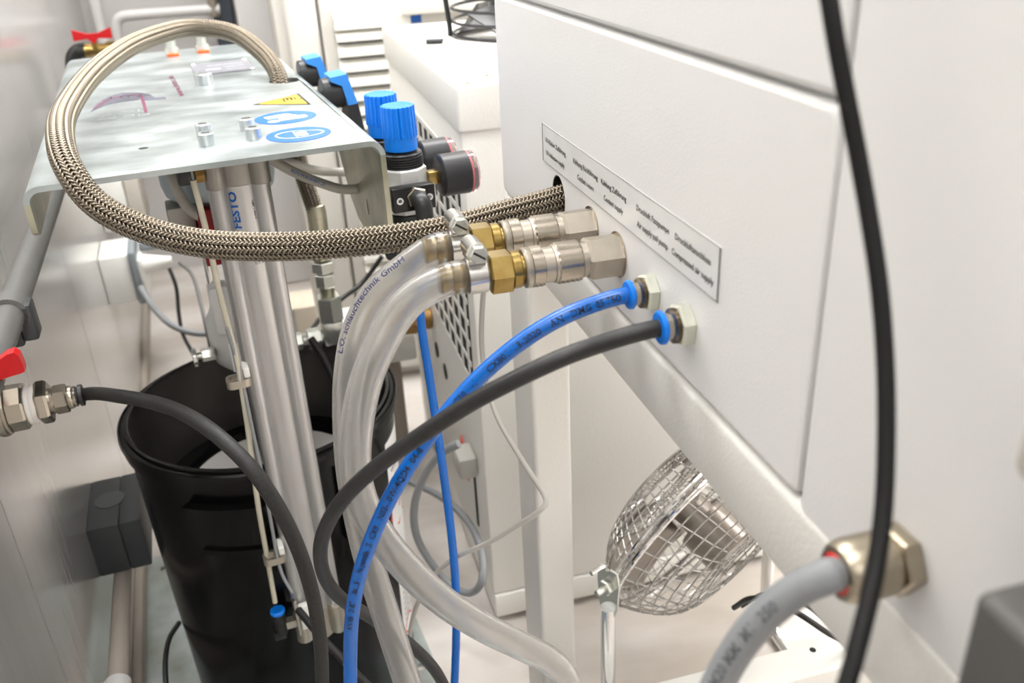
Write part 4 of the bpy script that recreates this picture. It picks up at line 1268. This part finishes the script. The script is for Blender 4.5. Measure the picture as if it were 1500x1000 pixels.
g = G()
for k, txt in enumerate(('CONLOC UV 665 LV', 'UV-Klebstoff')):
    g.join(bucket_text(txt, a0 + 0.06, 0.335 - 0.014 * k, 0.009 if k == 0 else 0.005))
for k in range(9):
    g.join(bucket_text('Acrylat, kann allergische Reaktionen', a0 + 0.06, 0.160 - 0.009 * k, 0.0036))
part('lettering', g, 'ink_black', sk)
for q, (aa, zc) in enumerate(((a0 + 0.14, 0.262), (a0 + 0.36, 0.262), (a0 + 0.16, 0.075))):
    g = G()
    hw = 0.024 if q < 2 else 0.018
    for sa, sb in (((-1, 0), (0, 1)), ((0, 1), (1, 0)), ((1, 0), (0, -1)), ((0, -1), (-1, 0))):
        p, r_ = vec(sa) * hw, vec(sb) * hw
        dd = (r_ - p) / np.linalg.norm(r_ - p)
        nn = vec((-dd[1], dd[0])) * 0.0014
        V = [p - nn, r_ - nn, r_ + nn, p + nn]
        g.add([on_bucket(aa + v[0] / 0.138, zc + v[1], 0.0009) for v in V], [(0, 1, 2, 3)])
    part('hazard_frame', g, 'ink_red', sk)


# ------------------------------------------------------------ on the left wall (frame 'W')
WX = -0.215
VY, VZ = 0.800, z(-0.385)
bv = thing('ball_valve', 'brass-grey ball valve with a red lever at the left edge', 'valve', (WX, VY, VZ), 'W')
part('valve_body', G().lathe((WX, VY, VZ), X, [(0, 0.0215), (0.004, 0.0238), (0.0085, 0.0238), (0.0095, 0.0222), (0.0115, 0.0222)], 32), 'nickel_satin', bv)
part('valve_end', G().lathe((WX + 0.0115, VY, VZ), X, [(0, 0.0205), (0.001, 0.0212), (0.0130, 0.0212), (0.0150, 0.0198)], 8, 0.2), 'nickel', bv)
part('sealing_tape', G().lathe((WX + 0.0262, VY, VZ), X, [(0, 0.0168), (0.0012, 0.0178), (0.0040, 0.0166), (0.0062, 0.0172), (0.0090, 0.0164)], 28), 'ptfe_tape', bv, 'white sealing tape')
part('reducer_nut', G().hexa((WX + 0.0350, VY, VZ), (WX + 0.0455, VY, VZ), 0.0200, 0.0022, 0.3).cyl((WX + 0.0455, VY, VZ), (WX + 0.0495, VY, VZ), 0.0118, 24), 'nickel', bv)
part('hose_nut', G().hexa((WX + 0.0485, VY, VZ), (WX + 0.0600, VY, VZ), 0.0132, 0.001, 0.1).lathe((WX + 0.0600, VY, VZ), X, [(0, 0.0102), (0.002, 0.0106), (0.0040, 0.0102), (0.005, 0.0092), (0.0070, 0.0094)], 28), 'nickel', bv)
part('rubber_collar', G().lathe((WX + 0.0665, VY, VZ), X, [(0, 0.0078), (0.002, 0.0080), (0.003, 0.0100), (0.006, 0.0100), (0.0066, 0.0074)], 24), 'black_plastic', bv)
part('valve_stem', G().cyl((WX + 0.004, VY, VZ + 0.021), (WX + 0.004, VY, VZ + 0.034), 0.006, 16), 'brass', bv)
lv = [(-0.1715, -0.2896), (-0.1661, -0.2891), (-0.1504, -0.2871), (-0.1479, -0.2861), (-0.1478, -0.2805), (-0.1486, -0.2737), (-0.1513, -0.2704), (-0.1559, -0.2711), (-0.1621, -0.2746), (-0.1700, -0.2776)]
lever = part('lever', G().prism(lv, (0, 0.660, H), X, Z, 0.010), 'red_plastic', bv, 'red lever handle')
part('lever_arm', G().tube([(-0.211, 0.80, VZ + 0.034), (-0.205, 0.76, VZ + 0.045), (-0.172, 0.68, z(-0.300)), (-0.164, 0.656, z(-0.284))], 0.0035, 10, 0.006), 'red_plastic', lever)
wa = math.radians(4.5)


def wpos(x, y, zz):
    return (x * math.cos(wa) - y * math.sin(wa), x * math.sin(wa) + y * math.cos(wa), zz)


hose('valve_air_hose', PTS['leftblack'], 0.0060, 'black_dusty', 'dusty black hose curving down from the ball valve across the cylinder', 'hose', 20, 0.006,
     lead=[wpos(WX + 0.066, VY, VZ), wpos(WX + 0.076, VY, VZ)])
# grey pipe along the wall, with a bracket
PZ, PX2 = z(-0.303), WX + 0.032
gp = thing('grey_pipe', 'grey plastic pipe running along the left wall', 'pipe', (PX2, 0.9, PZ), 'W')
part('pipe', G().cyl((PX2, -2.5, PZ), (PX2, 1.787, PZ), 0.0125, 24), 'pipe_grey', gp)
pc = thing('pipe_bracket', 'dark grey clip holding the pipe to the left wall', 'bracket', (WX, 0.815, PZ), 'W')
part('clip_ring', G().pipe((PX2, 0.808, PZ), Y, 0.024, 0.0165, 0.0125, 28), 'pipe_grey', pc)
part('clip_base', G().box(WX, PX2 + 0.006, 0.808, 0.832, PZ - 0.030, PZ - 0.0125, 0.003).box(PX2 + 0.006, PX2 + 0.0185, 0.808, 0.832, PZ - 0.026, PZ + 0.008, 0.003), 'slate_plastic', pc)
# dark box low on the wall with a pipe below
jb = thing('junction_box', 'dark grey junction box on the left wall beside the bucket', 'junction box', (WX, 1.05, z(-0.69)), 'W')
part('box_body', G().box(WX, WX + 0.0355, 0.985, 1.095, z(-0.722), z(-0.652), 0.0018), 'slate_plastic', jb)
part('box_cover', G().box(WX + 0.0358, WX + 0.060, 0.985, 1.095, z(-0.722), z(-0.652), 0.0018), 'slate_plastic', jb)
part('knockout', G().cyl((WX + 0.024, 1.042, z(-0.6535)), (WX + 0.024, 1.042, z(-0.6508)), 0.018, 32, 0.0005), 'slate_light', jb, 'round lid on the box')
dp = thing('wall_conduit', 'beige conduit running low along the left wall from the dark junction box', 'pipe', (WX + 0.022, 0.9, z(-0.735)), 'W')
part('pipe', G().cyl((WX + 0.0225, -2.5, z(-0.733)), (WX + 0.0225, 1.06, z(-0.733)), 0.0105, 24), 'pipe_beige', dp)
part('pipe_clip', G().pipe((WX + 0.0225, 0.792, z(-0.733)), Y, 0.016, 0.0140, 0.0105, 24).box(WX, WX + 0.014, 0.792, 0.808, z(-0.741), z(-0.725), 0.002), 'pipe_white', dp)
hose('black_wire', PTS['bucketcord'], 0.0032, 'black_rubber', 'thin black cord on the floor plate left of the bucket', 'cable', 10)

# socket box with two plugs further along the wall
sb = thing('socket_box', 'white wall socket box with grey rim and two plugs', 'socket', (WX, 1.72, z(-0.59)), 'W')
part('back_box', G().box(WX, WX + 0.052, 1.69, 1.80, z(-0.646), z(-0.552), 0.005), 'white_plastic', sb)
part('cover_rim', G().box(WX + 0.052, WX + 0.064, 1.685, 1.805, z(-0.650), z(-0.548), 0.003), 'grey_frame', sb)
part('spring_lid', G().box(WX + 0.064, WX + 0.074, 1.688, 1.80, z(-0.645), z(-0.565), 0.003), 'white_plastic', sb)
plug = thing('power_plug', 'black plug with a dark cable in the socket box', 'plug', (WX + 0.074, 1.70, z(-0.585)), 'W')
part('plug_body', G().lathe((WX + 0.072, 1.705, z(-0.580)), X, [(0, 0.019), (0.010, 0.018), (0.040, 0.010), (0.052, 0.008)], 20), 'white_plastic', plug)
plug2 = thing('flat_plug', 'pale flat plug above the other one in the socket box', 'plug', (WX + 0.074, 1.74, z(-0.56)), 'W')
part('plug_body', G().box(WX + 0.070, WX + 0.125, 1.735, 1.765, z(-0.566), z(-0.548), 0.005), 'grey_frame', plug2)
part('strain_relief', G().cyl((WX + 0.123, 1.75, z(-0.557)), (WX + 0.145, 1.75, z(-0.557)), 0.004, 12), 'black_plastic', plug2)
hose('socket_cable', PTS['plugcable1'], 0.0055, 'grey_cable', 'blue-grey cable drooping from the socket box', 'cable', 12)
hose('plug_cable', PTS['plugcable2'], 0.0034, 'black_rubber', 'dark plug cable hanging straight down from the socket box', 'cable', 10)
hose('flat_plug_cable', PTS['plugcable3'], 0.0030, 'pipe_grey', 'thin grey cable arching from the flat plug', 'cable', 10)
db = thing('wall_distribution_box', 'pale grey box on the wall above the socket box', 'junction box', (WX, 1.95, z(-0.5)), 'W')
part('box_body', G().box(WX, WX + 0.055, 1.90, 2.04, z(-0.57), z(-0.44), 0.006), 'white_plastic', db)
part('box_cover', G().box(WX + 0.055, WX + 0.085, 1.90, 2.04, z(-0.57), z(-0.44), 0.006), 'latch_grey', db)

# far red valve and the pipe that turns along the back wall
fv = thing('far_ball_valve', 'brass ball valve with red butterfly handle behind the pump plate', 'valve', (-0.272, 1.755, z(-0.204)))
fx0, fy0, fz0 = -0.272, 1.755, z(-0.204)
part('valve_body', G().lathe((fx0 - 0.024, fy0, fz0), X, [(0, 0.012), (0.008, 0.012), (0.012, 0.010), (0.036, 0.010), (0.040, 0.0125), (0.050, 0.0125)], 20), 'brass', fv)
bw = [(-0.031, 0.012), (-0.031, -0.006), (-0.009, -0.004), (0.0, -0.013), (0.009, -0.004), (0.031, -0.006), (0.031, 0.012), (0.009, 0.004), (-0.009, 0.004)]
part('butterfly_handle', G().prism(bw, (fx0 - 0.004, fy0 - 0.006, fz0 + 0.024), X, Z, 0.008), 'red_plastic', fv, 'red butterfly handle')
part('valve_stem', G().cyl((fx0 - 0.004, fy0 - 0.009, fz0), (fx0 - 0.004, fy0 - 0.009, fz0 + 0.024), 0.005, 12), 'brass', fv)
solid('pipe_elbow', G().tube([wpos(PX2, 1.775, PZ + 0.008), wpos(PX2, 1.775, PZ + 0.05), (-0.318, 1.757, fz0 - 0.012), (-0.306, 1.756, fz0), (-0.294, 1.755, fz0)], 0.0125, 20, 0.004), 'black_rubber',
      (-0.30, 1.755, fz0), 'M', 'black pipe bend joining the far valve to the wall pipe', 'pipe')
wp_ = thing('water_pipe', 'pale grey pipe rising behind the red valve and along the back wall', 'pipe', (-0.34, 2.5, z(-0.2)))
part('pipe', G().tube([(-0.335, 2.50, z(-0.46)), (-0.335, 2.50, z(-0.34)), (-0.337, 2.50, z(-0.245)), (-0.325, 2.50, z(-0.222)), (-0.28, 2.50, z(-0.2175)), (-0.18, 2.50, z(-0.2175)), (-0.085, 2.50, z(-0.2175))], 0.0125, 18, 0.008), 'pipe_white', wp_)
part('shut_off_tap', G().cyl((-0.10, 2.50, z(-0.235)), (-0.10, 2.50, z(-0.15)), 0.013, 16, 0.002).cyl((-0.112, 2.49, z(-0.165)), (-0.078, 2.49, z(-0.165)), 0.009, 14), 'nickel_satin', wp_)
solid('pipe_riser', G().cyl((-0.372, 2.49, z(-0.36)), (-0.372, 2.49, z(0.5)), 0.014, 16), 'pipe_white', (-0.372, 2.49, z(-0.36)), 'M', 'white upright pipe next to the far red valve', 'pipe')
solid('baseboard_left', G().box(WX, WX + 0.012, -2.8, 2.9, 0.0, 0.035, 0.002), 'pipe_beige', (WX, 0, 0), 'W', kind='structure')
solid('dark_post', G().box(-0.105, -0.055, 2.50, 2.56, 0, 2.3, 0.004), 'dark_post', (-0.08, 2.53, 0), 'M', 'dark blue-grey upright post at the back wall', 'post')
solid('white_locker', G().box(-0.045, 0.075, 2.36, 2.58, 0, 2.1, 0.006), 'room_wall', (0.015, 2.47, 0), 'M', 'narrow white cupboard beside the dark post', 'cupboard')

# ------------------------------------------------------------ control cabinet with louvres behind the chiller
cc = thing('control_cabinet', 'tall off-white cabinet with a louvred vent behind the chiller', 'cabinet', (0.45, 1.85, 0))
part('door', G().box(0.108, 0.88, 1.70, 1.735, 0.03, 1.75, 0.005), 'cabinet_paint', cc)
part('side_post', G().box(0.048, 0.1045, 1.703, 1.735, 0.03, 1.75, 0.008, 3), 'cabinet_paint', cc)
part('cabinet_body', G().box(0.030, 0.875, 1.734, 2.3, 0.0, 1.76, 0.004), 'cabinet_paint', cc)
vf = part('louvre_shade', G().box(0.134, 0.262, 1.696, 1.705, 0.20, z(-0.168), 0.002), 'slate_light', cc)  # dark grey backing slab paints the shade in the gaps between slats
part('vent_hood', G().prism([(1.702, z(-0.166)), (1.676, z(-0.178)), (1.676, z(-0.196)), (1.702, z(-0.196))], (0.130, 0, 0), Y, Z, 0.135), 'louvre_paint', cc)
sl0 = None
for k in range(20):
    zc = z(-0.2085 - 0.0262 * k)
    o = part('louvre_slat', G().prism([(1.696, zc + 0.0125), (1.677, zc + 0.002), (1.677, zc - 0.0075), (1.696, zc - 0.0060)], (0.131, 0, 0), Y, Z, 0.133), 'louvre_paint', cc) if k == 0 else None
    if k == 0:
        sl0 = o
    else:
        o = sl0.copy()
        COL.objects.link(o)
        o.parent = cc
        o.location.z = -0.0262 * k
part('blue_sticker', G().box(0.262, 0.288, 1.6985, 1.7005, z(-0.196), z(-0.183)), 'sign_blue', cc, 'small blue sticker')
part('cable_duct', G().box(0.25, 0.88, 1.66, 1.70, z(-0.178), z(-0.150), 0.003), 'cabinet_paint', cc)
hose('cabinet_cable', PTS['seamcable'], 0.0038, 'black_rubber', 'thin black cable crossing in front of the cabinet door', 'cable', 10)
cb = thing('cardboard_box', 'brown cardboard box on the floor behind the bucket', 'box', (-0.01, 1.80, 0))
part('carton', G().box(-0.075, 0.022, 1.60, 1.69, 0.0, 0.245, 0.003), 'cardboard', cb)
part('tape_strip', G().box(-0.038, -0.018, 1.599, 1.601, 0.02, 0.244), 'light_cable', cb)

# ------------------------------------------------------------ chiller
ch = thing('chiller_unit', 'white chiller box with grid vents standing behind the machine leg', 'chiller', (0.42, 1.2, 0))
part('body', G().box(0.192, 0.70, 0.942, 1.49, 0.052, z(-0.222), 0.003), 'chiller_paint', ch)
tc_ = part('top_cover', G().box(0.1885, 0.705, 0.9375, 1.495, z(-0.2235), z(-0.1745), 0.0035, 3), 'chiller_paint', ch)
part('plinth', G().box(0.1925, 0.70, 0.9385, 1.49, 0.012, 0.0505, 0.003), 'chiller_paint', ch)
vp = part('vent_shade', G().box(0.1905, 0.1935, 0.972, 1.265, z(-0.548), z(-0.262)), 'void_shade', ch)  # flat dark sheet on the side, paints the shade behind the vent grid
# grid of the vent: upright and level bars, each a bar of its own
b0 = None
ys = [0.985 + 0.040 * k for k in range(8)]
for k, yy in enumerate(ys):
    if b0 is None:
        b0 = part('vent_bar', G().box(0.1898, 0.1908, yy - 0.0065, yy + 0.0065, z(-0.548), z(-0.262)), 'chiller_paint', ch)
    else:
        o = b0.copy()
        COL.objects.link(o)
        o.parent = ch
        o.location.y = yy - ys[0]
b1 = None
zs_ = [z(-0.548) + 0.0286 * k for k in range(11)]
for k, zz in enumerate(zs_):
    if b1 is None:
        b1 = part('vent_rail', G().box(0.1897, 0.1908, 0.970, 1.275, zz - 0.0034, zz + 0.0034), 'chiller_paint', ch)
    else:
        o = b1.copy()
        COL.objects.link(o)
        o.parent = ch
        o.location.z = zz - zs_[0]
for yy, zz in ((1.25, z(-0.632)), (1.185, z(-0.638)), (1.105, z(-0.646))):
    part('pipe_hole', G().cyl((0.1905, yy, zz), (0.1925, yy, zz), 0.0125, 24), 'void_shade', ch)
part('side_slot', G().box(0.1905, 0.1925, 1.010, 1.019, z(-0.80), z(-0.70)), 'void_shade', ch)
cn = part('power_connector', G().box(0.166, 0.192, 0.985, 1.03, z(-0.700), z(-0.668), 0.005), 'light_cable', ch)
part('rating_sticker', G().box(0.1905, 0.1918, 1.06, 1.10, z(-0.755), z(-0.70)), 'ink_red', ch)
part('top_label', G().box(0.232, 0.275, 1.02, 1.062, z(-0.1745), z(-0.1738)), 'ink_outline', tc_)
for px, py in ((0.205, 0.952), (0.213, 1.155), (0.235, 0.985)):
    part('cover_screw', G().cyl((px, py, z(-0.1745)), (px, py, z(-0.1735)), 0.0024, 10), 'brass_dull', tc_)
for k, yy in enumerate((0.97, 1.43)):
    part('foot', G().cyl((0.24, yy, 0.0), (0.24, yy, 0.013), 0.018, 16), 'black_plastic', ch)
hose('looped_cable', PTS['floorwire'], 0.0052, 'grey_cable', 'grey cord looping from the chiller connector down to the floor', 'cable', 12)
hose('grey_wire', PTS['greywire'], 0.0026, 'light_cable', 'light grey wire bending sharply in front of the machine leg', 'cable', 12, 0.004)
# brass pipe stub on the chiller side
bp_ = thing('brass_pipe', 'brass pipe stub on the side of the chiller behind the clear hoses', 'pipe fitting', (0.16, 1.30, z(-0.545)))
part('stub', G().cyl((0.10, 1.28, z(-0.585)), (0.190, 1.28, z(-0.590)), 0.017, 24).hexa((0.145, 1.28, z(-0.5875)), (0.168, 1.28, z(-0.589)), 0.022), 'brass_dull', bp_)
part('handle', G().cyl((0.115, 1.28, z(-0.60)), (0.115, 1.28, z(-0.54)), 0.010, 16), 'brass_dull', bp_)
solid('drip_tray', G().box(0.05, 0.17, 1.33, 1.48, 0.235, 0.285, 0.005), 'chiller_paint', (0.12, 1.4, 0.235), 'M', 'off-white shelf box under the brass pipe stub', 'tray')
solid('tray_stand', G().box(0.095, 0.15, 1.41, 1.46, 0.0, 0.235, 0.004), 'pipe_beige', (0.12, 1.43, 0.0), 'M', 'narrow beige metal stand under the off-white shelf box', 'stand')
# guard of the condenser fan on the lid
FX, FY, FZ = 0.365, 1.235, z(-0.1745)
cf = thing('condenser_fan', 'black fan with ring guard on top of the chiller', 'fan', (FX, FY, FZ))
part('inlet_ring', G().lathe((FX, FY, FZ), Z, [(0, 0.128), (0.006, 0.126), (0.010, 0.120), (0.008, 0.112)], 56, cap=False), 'chiller_paint', cf)
for k in range(8):
    R_ = 0.112 - (0.0 if k < 6 else 0.012 * (k - 5))
    part('guard_ring', G().tube([(FX + R_ * math.cos(a), FY + R_ * math.sin(a), FZ + 0.012 + 0.0165 * k) for a in np.linspace(0, 2 * PI, 49)], 0.0022, 8, smooth=False, cap=False), 'black_plastic', cf)
for q in range(4):
    a = math.radians(170 + 90 * q)
    c_, s_ = math.cos(a), math.sin(a)
    part('guard_leg', G().tube([(FX + 0.150 * c_, FY + 0.150 * s_, FZ + 0.004), (FX + 0.119 * c_, FY + 0.119 * s_, FZ + 0.005), (FX + 0.116 * c_, FY + 0.116 * s_, FZ + 0.012), (FX + 0.116 * c_, FY + 0.116 * s_, FZ + 0.13), (FX + 0.06 * c_, FY + 0.06 * s_, FZ + 0.155), (FX, FY, FZ + 0.157)], 0.0036, 10, 0.004), 'black_plastic', cf)
part('motor', G().lathe((FX, FY, FZ + 0.005), Z, [(0, 0.040), (0.02, 0.062), (0.10, 0.062), (0.115, 0.05)], 32), 'black_anodised', cf)
for q in range(5):
    a = 2 * PI * q / 5
    V = []
    for rr, w, zz in ((0.06, 0.30, 0.03), (0.105, 0.34, 0.022)):
        for e, dz in ((-1, 0.018), (1, -0.012)):
            V.append((FX + rr * math.cos(a + e * w), FY + rr * math.sin(a + e * w), FZ + zz + dz))
    V = V + [(p[0], p[1], p[2] + 0.0015) for p in V]
    part('fan_blade', G().add(V, [(0, 1, 3, 2), (4, 6, 7, 5), (0, 4, 5, 1), (1, 5, 7, 3), (3, 7, 6, 2), (2, 6, 4, 0)]), 'black_anodised', cf)

# ------------------------------------------------------------ chrome floor fan under the machine
FC = vec((0.4060, 0.7600, 0.2620))
fa = vec((-0.41, 0.82, 0.39))
fa /= np.linalg.norm(fa)
pv = vec((0.894, 0.447, 0.0))
pv -= fa * pv.dot(fa)
pv /= np.linalg.norm(pv)
pw = np.cross(fa, pv)
FR = 0.140
ff = thing('floor_fan', 'chrome wire cage floor fan tilted under the machine frame', 'fan', (FC[0], FC[1], 0.0))


def fp(r, a, t):
    return FC + r * (math.cos(a) * pv + math.sin(a) * pw) + t * fa


def ring_path(r, t, n=64):
    return [fp(r, 2 * PI * k / n, t) for k in range(n + 1)]


def dome(r, depth, back):
    """cage depth at radius r: rounded shoulder then flat"""
    u = r / FR
    return depth * (1 - max(0.0, (u - 0.45) / 0.55) ** 2.4) * (-1 if back else 1)


for back, depth, nm, nw, sweep in ((True, 0.062, 'rear_guard', 36, 0.25), (False, 0.058, 'front_guard', 64, 0.10)):
    g = G()
    for q in range(nw):
        a0 = 2 * PI * q / nw
        pts = []
        for k in range(13):
            u = 1.0 - (1 - 0.24) * k / 12
            sw = sweep * (1 - u)
            pts.append(fp(FR * u, a0 + sw, dome(FR * u, depth, back)))
        g.tube(pts, 0.00085, 6, smooth=False)
    part(nm, g, 'steel_wire', ff, 'fan of spiral wires', kind='stuff')
    for u in (0.985, 0.94, 0.88, 0.82, 0.75, 0.67, 0.58, 0.48, 0.37, 0.24):
        part('guard_ring', G().tube(ring_path(FR * u, dome(FR * u, depth, back) * 1.01), 0.00095 if u < 0.95 else 0.0016, 6, smooth=False, cap=False), 'steel_wire', ff)
part('hoop', G().tube(ring_path(FR + 0.001, 0.004), 0.0030, 10, smooth=False, cap=False).tube(ring_path(FR + 0.001, -0.004), 0.0030, 10, smooth=False, cap=False), 'chrome', ff)
hub = G().lathe(FC - fa * 0.055, fa, [(0, 0.030), (0.004, 0.034), (0.050, 0.034), (0.052, 0.022), (0.08, 0.022)], 28)
part('motor', hub, 'blade_metal', ff)
for q in range(3):
    V = []
    nr, nc = 6, 5
    for lay in (0, 0.0012):
        for i in range(nr):
            for j in range(nc):
                rr = 0.026 + 0.098 * i / (nr - 1)
                w = (0.40 + 0.34 * i / (nr - 1)) * (j / (nc - 1) - 0.5) * 2
                V.append(fp(rr, 2 * PI / 3 * q + 0.5 + w, 0.018 + 0.020 * (j / (nc - 1) - 0.5) + lay))
    F = []
    for lay in (0, nr * nc):
        for i in range(nr - 1):
            for j in range(nc - 1):
                a = lay + i * nc + j
                F.append((a, a + 1, a + nc + 1, a + nc))
    part('fan_blade', G().add(V, F), 'blade_metal', ff)
# pivot bracket and stand
for sgn in (-1, 1):
    pp = FC + sgn * pv * (FR + 0.006)
    out = pp + sgn * pv * 0.012
    bk_ = part('pivot_bracket', G().prism([(-0.012, 0.022), (0.012, 0.022), (0.016, 0.004), (0.013, -0.030), (0.005, -0.056), (-0.003, -0.056), (-0.012, -0.028), (-0.015, 0.004)],
                                          tuple(out), (sgn * pv[1], -sgn * pv[0], 0), Z, 0.0022), 'bright_zinc', ff)
    part('pivot_screw', G().cyl(pp, pp + sgn * pv * 0.030, 0.0036, 14).hexa(pp + sgn * pv * 0.012, pp + sgn * pv * 0.019, 0.0090, 0.001), 'bright_zinc', bk_)
    part('wing', G().tube([tuple(out + vec((0, 0, 0.022))), tuple(out + vec((0, 0, 0.030)) + sgn * pv * 0.006), tuple(out + vec((0, 0, 0.032)) + sgn * pv * 0.026)], 0.0026, 8, 0.003), 'chrome', bk_)
    q0 = out + vec((0, 0, -0.030))
    part('stand_tube', G().tube([tuple(q0), tuple(q0 + vec((0, 0, -0.05))), (q0[0], q0[1] - 0.002, 0.09), (q0[0], q0[1] - 0.010, 0.035), (q0[0], q0[1] - 0.035, 0.010), (q0[0], q0[1] - 0.10, 0.009)], 0.0085, 16, 0.006), 'chrome', ff)
hose('power_cable', PTS['fancord1'], 0.0030, 'black_rubber', 'black fan cord running right under the thick grey cable', 'cable', 12)
hose('rear_power_cable', PTS['fancord2'], 0.0028, 'black_rubber', 'second black cord loop just behind the fan cord', 'cable', 12)
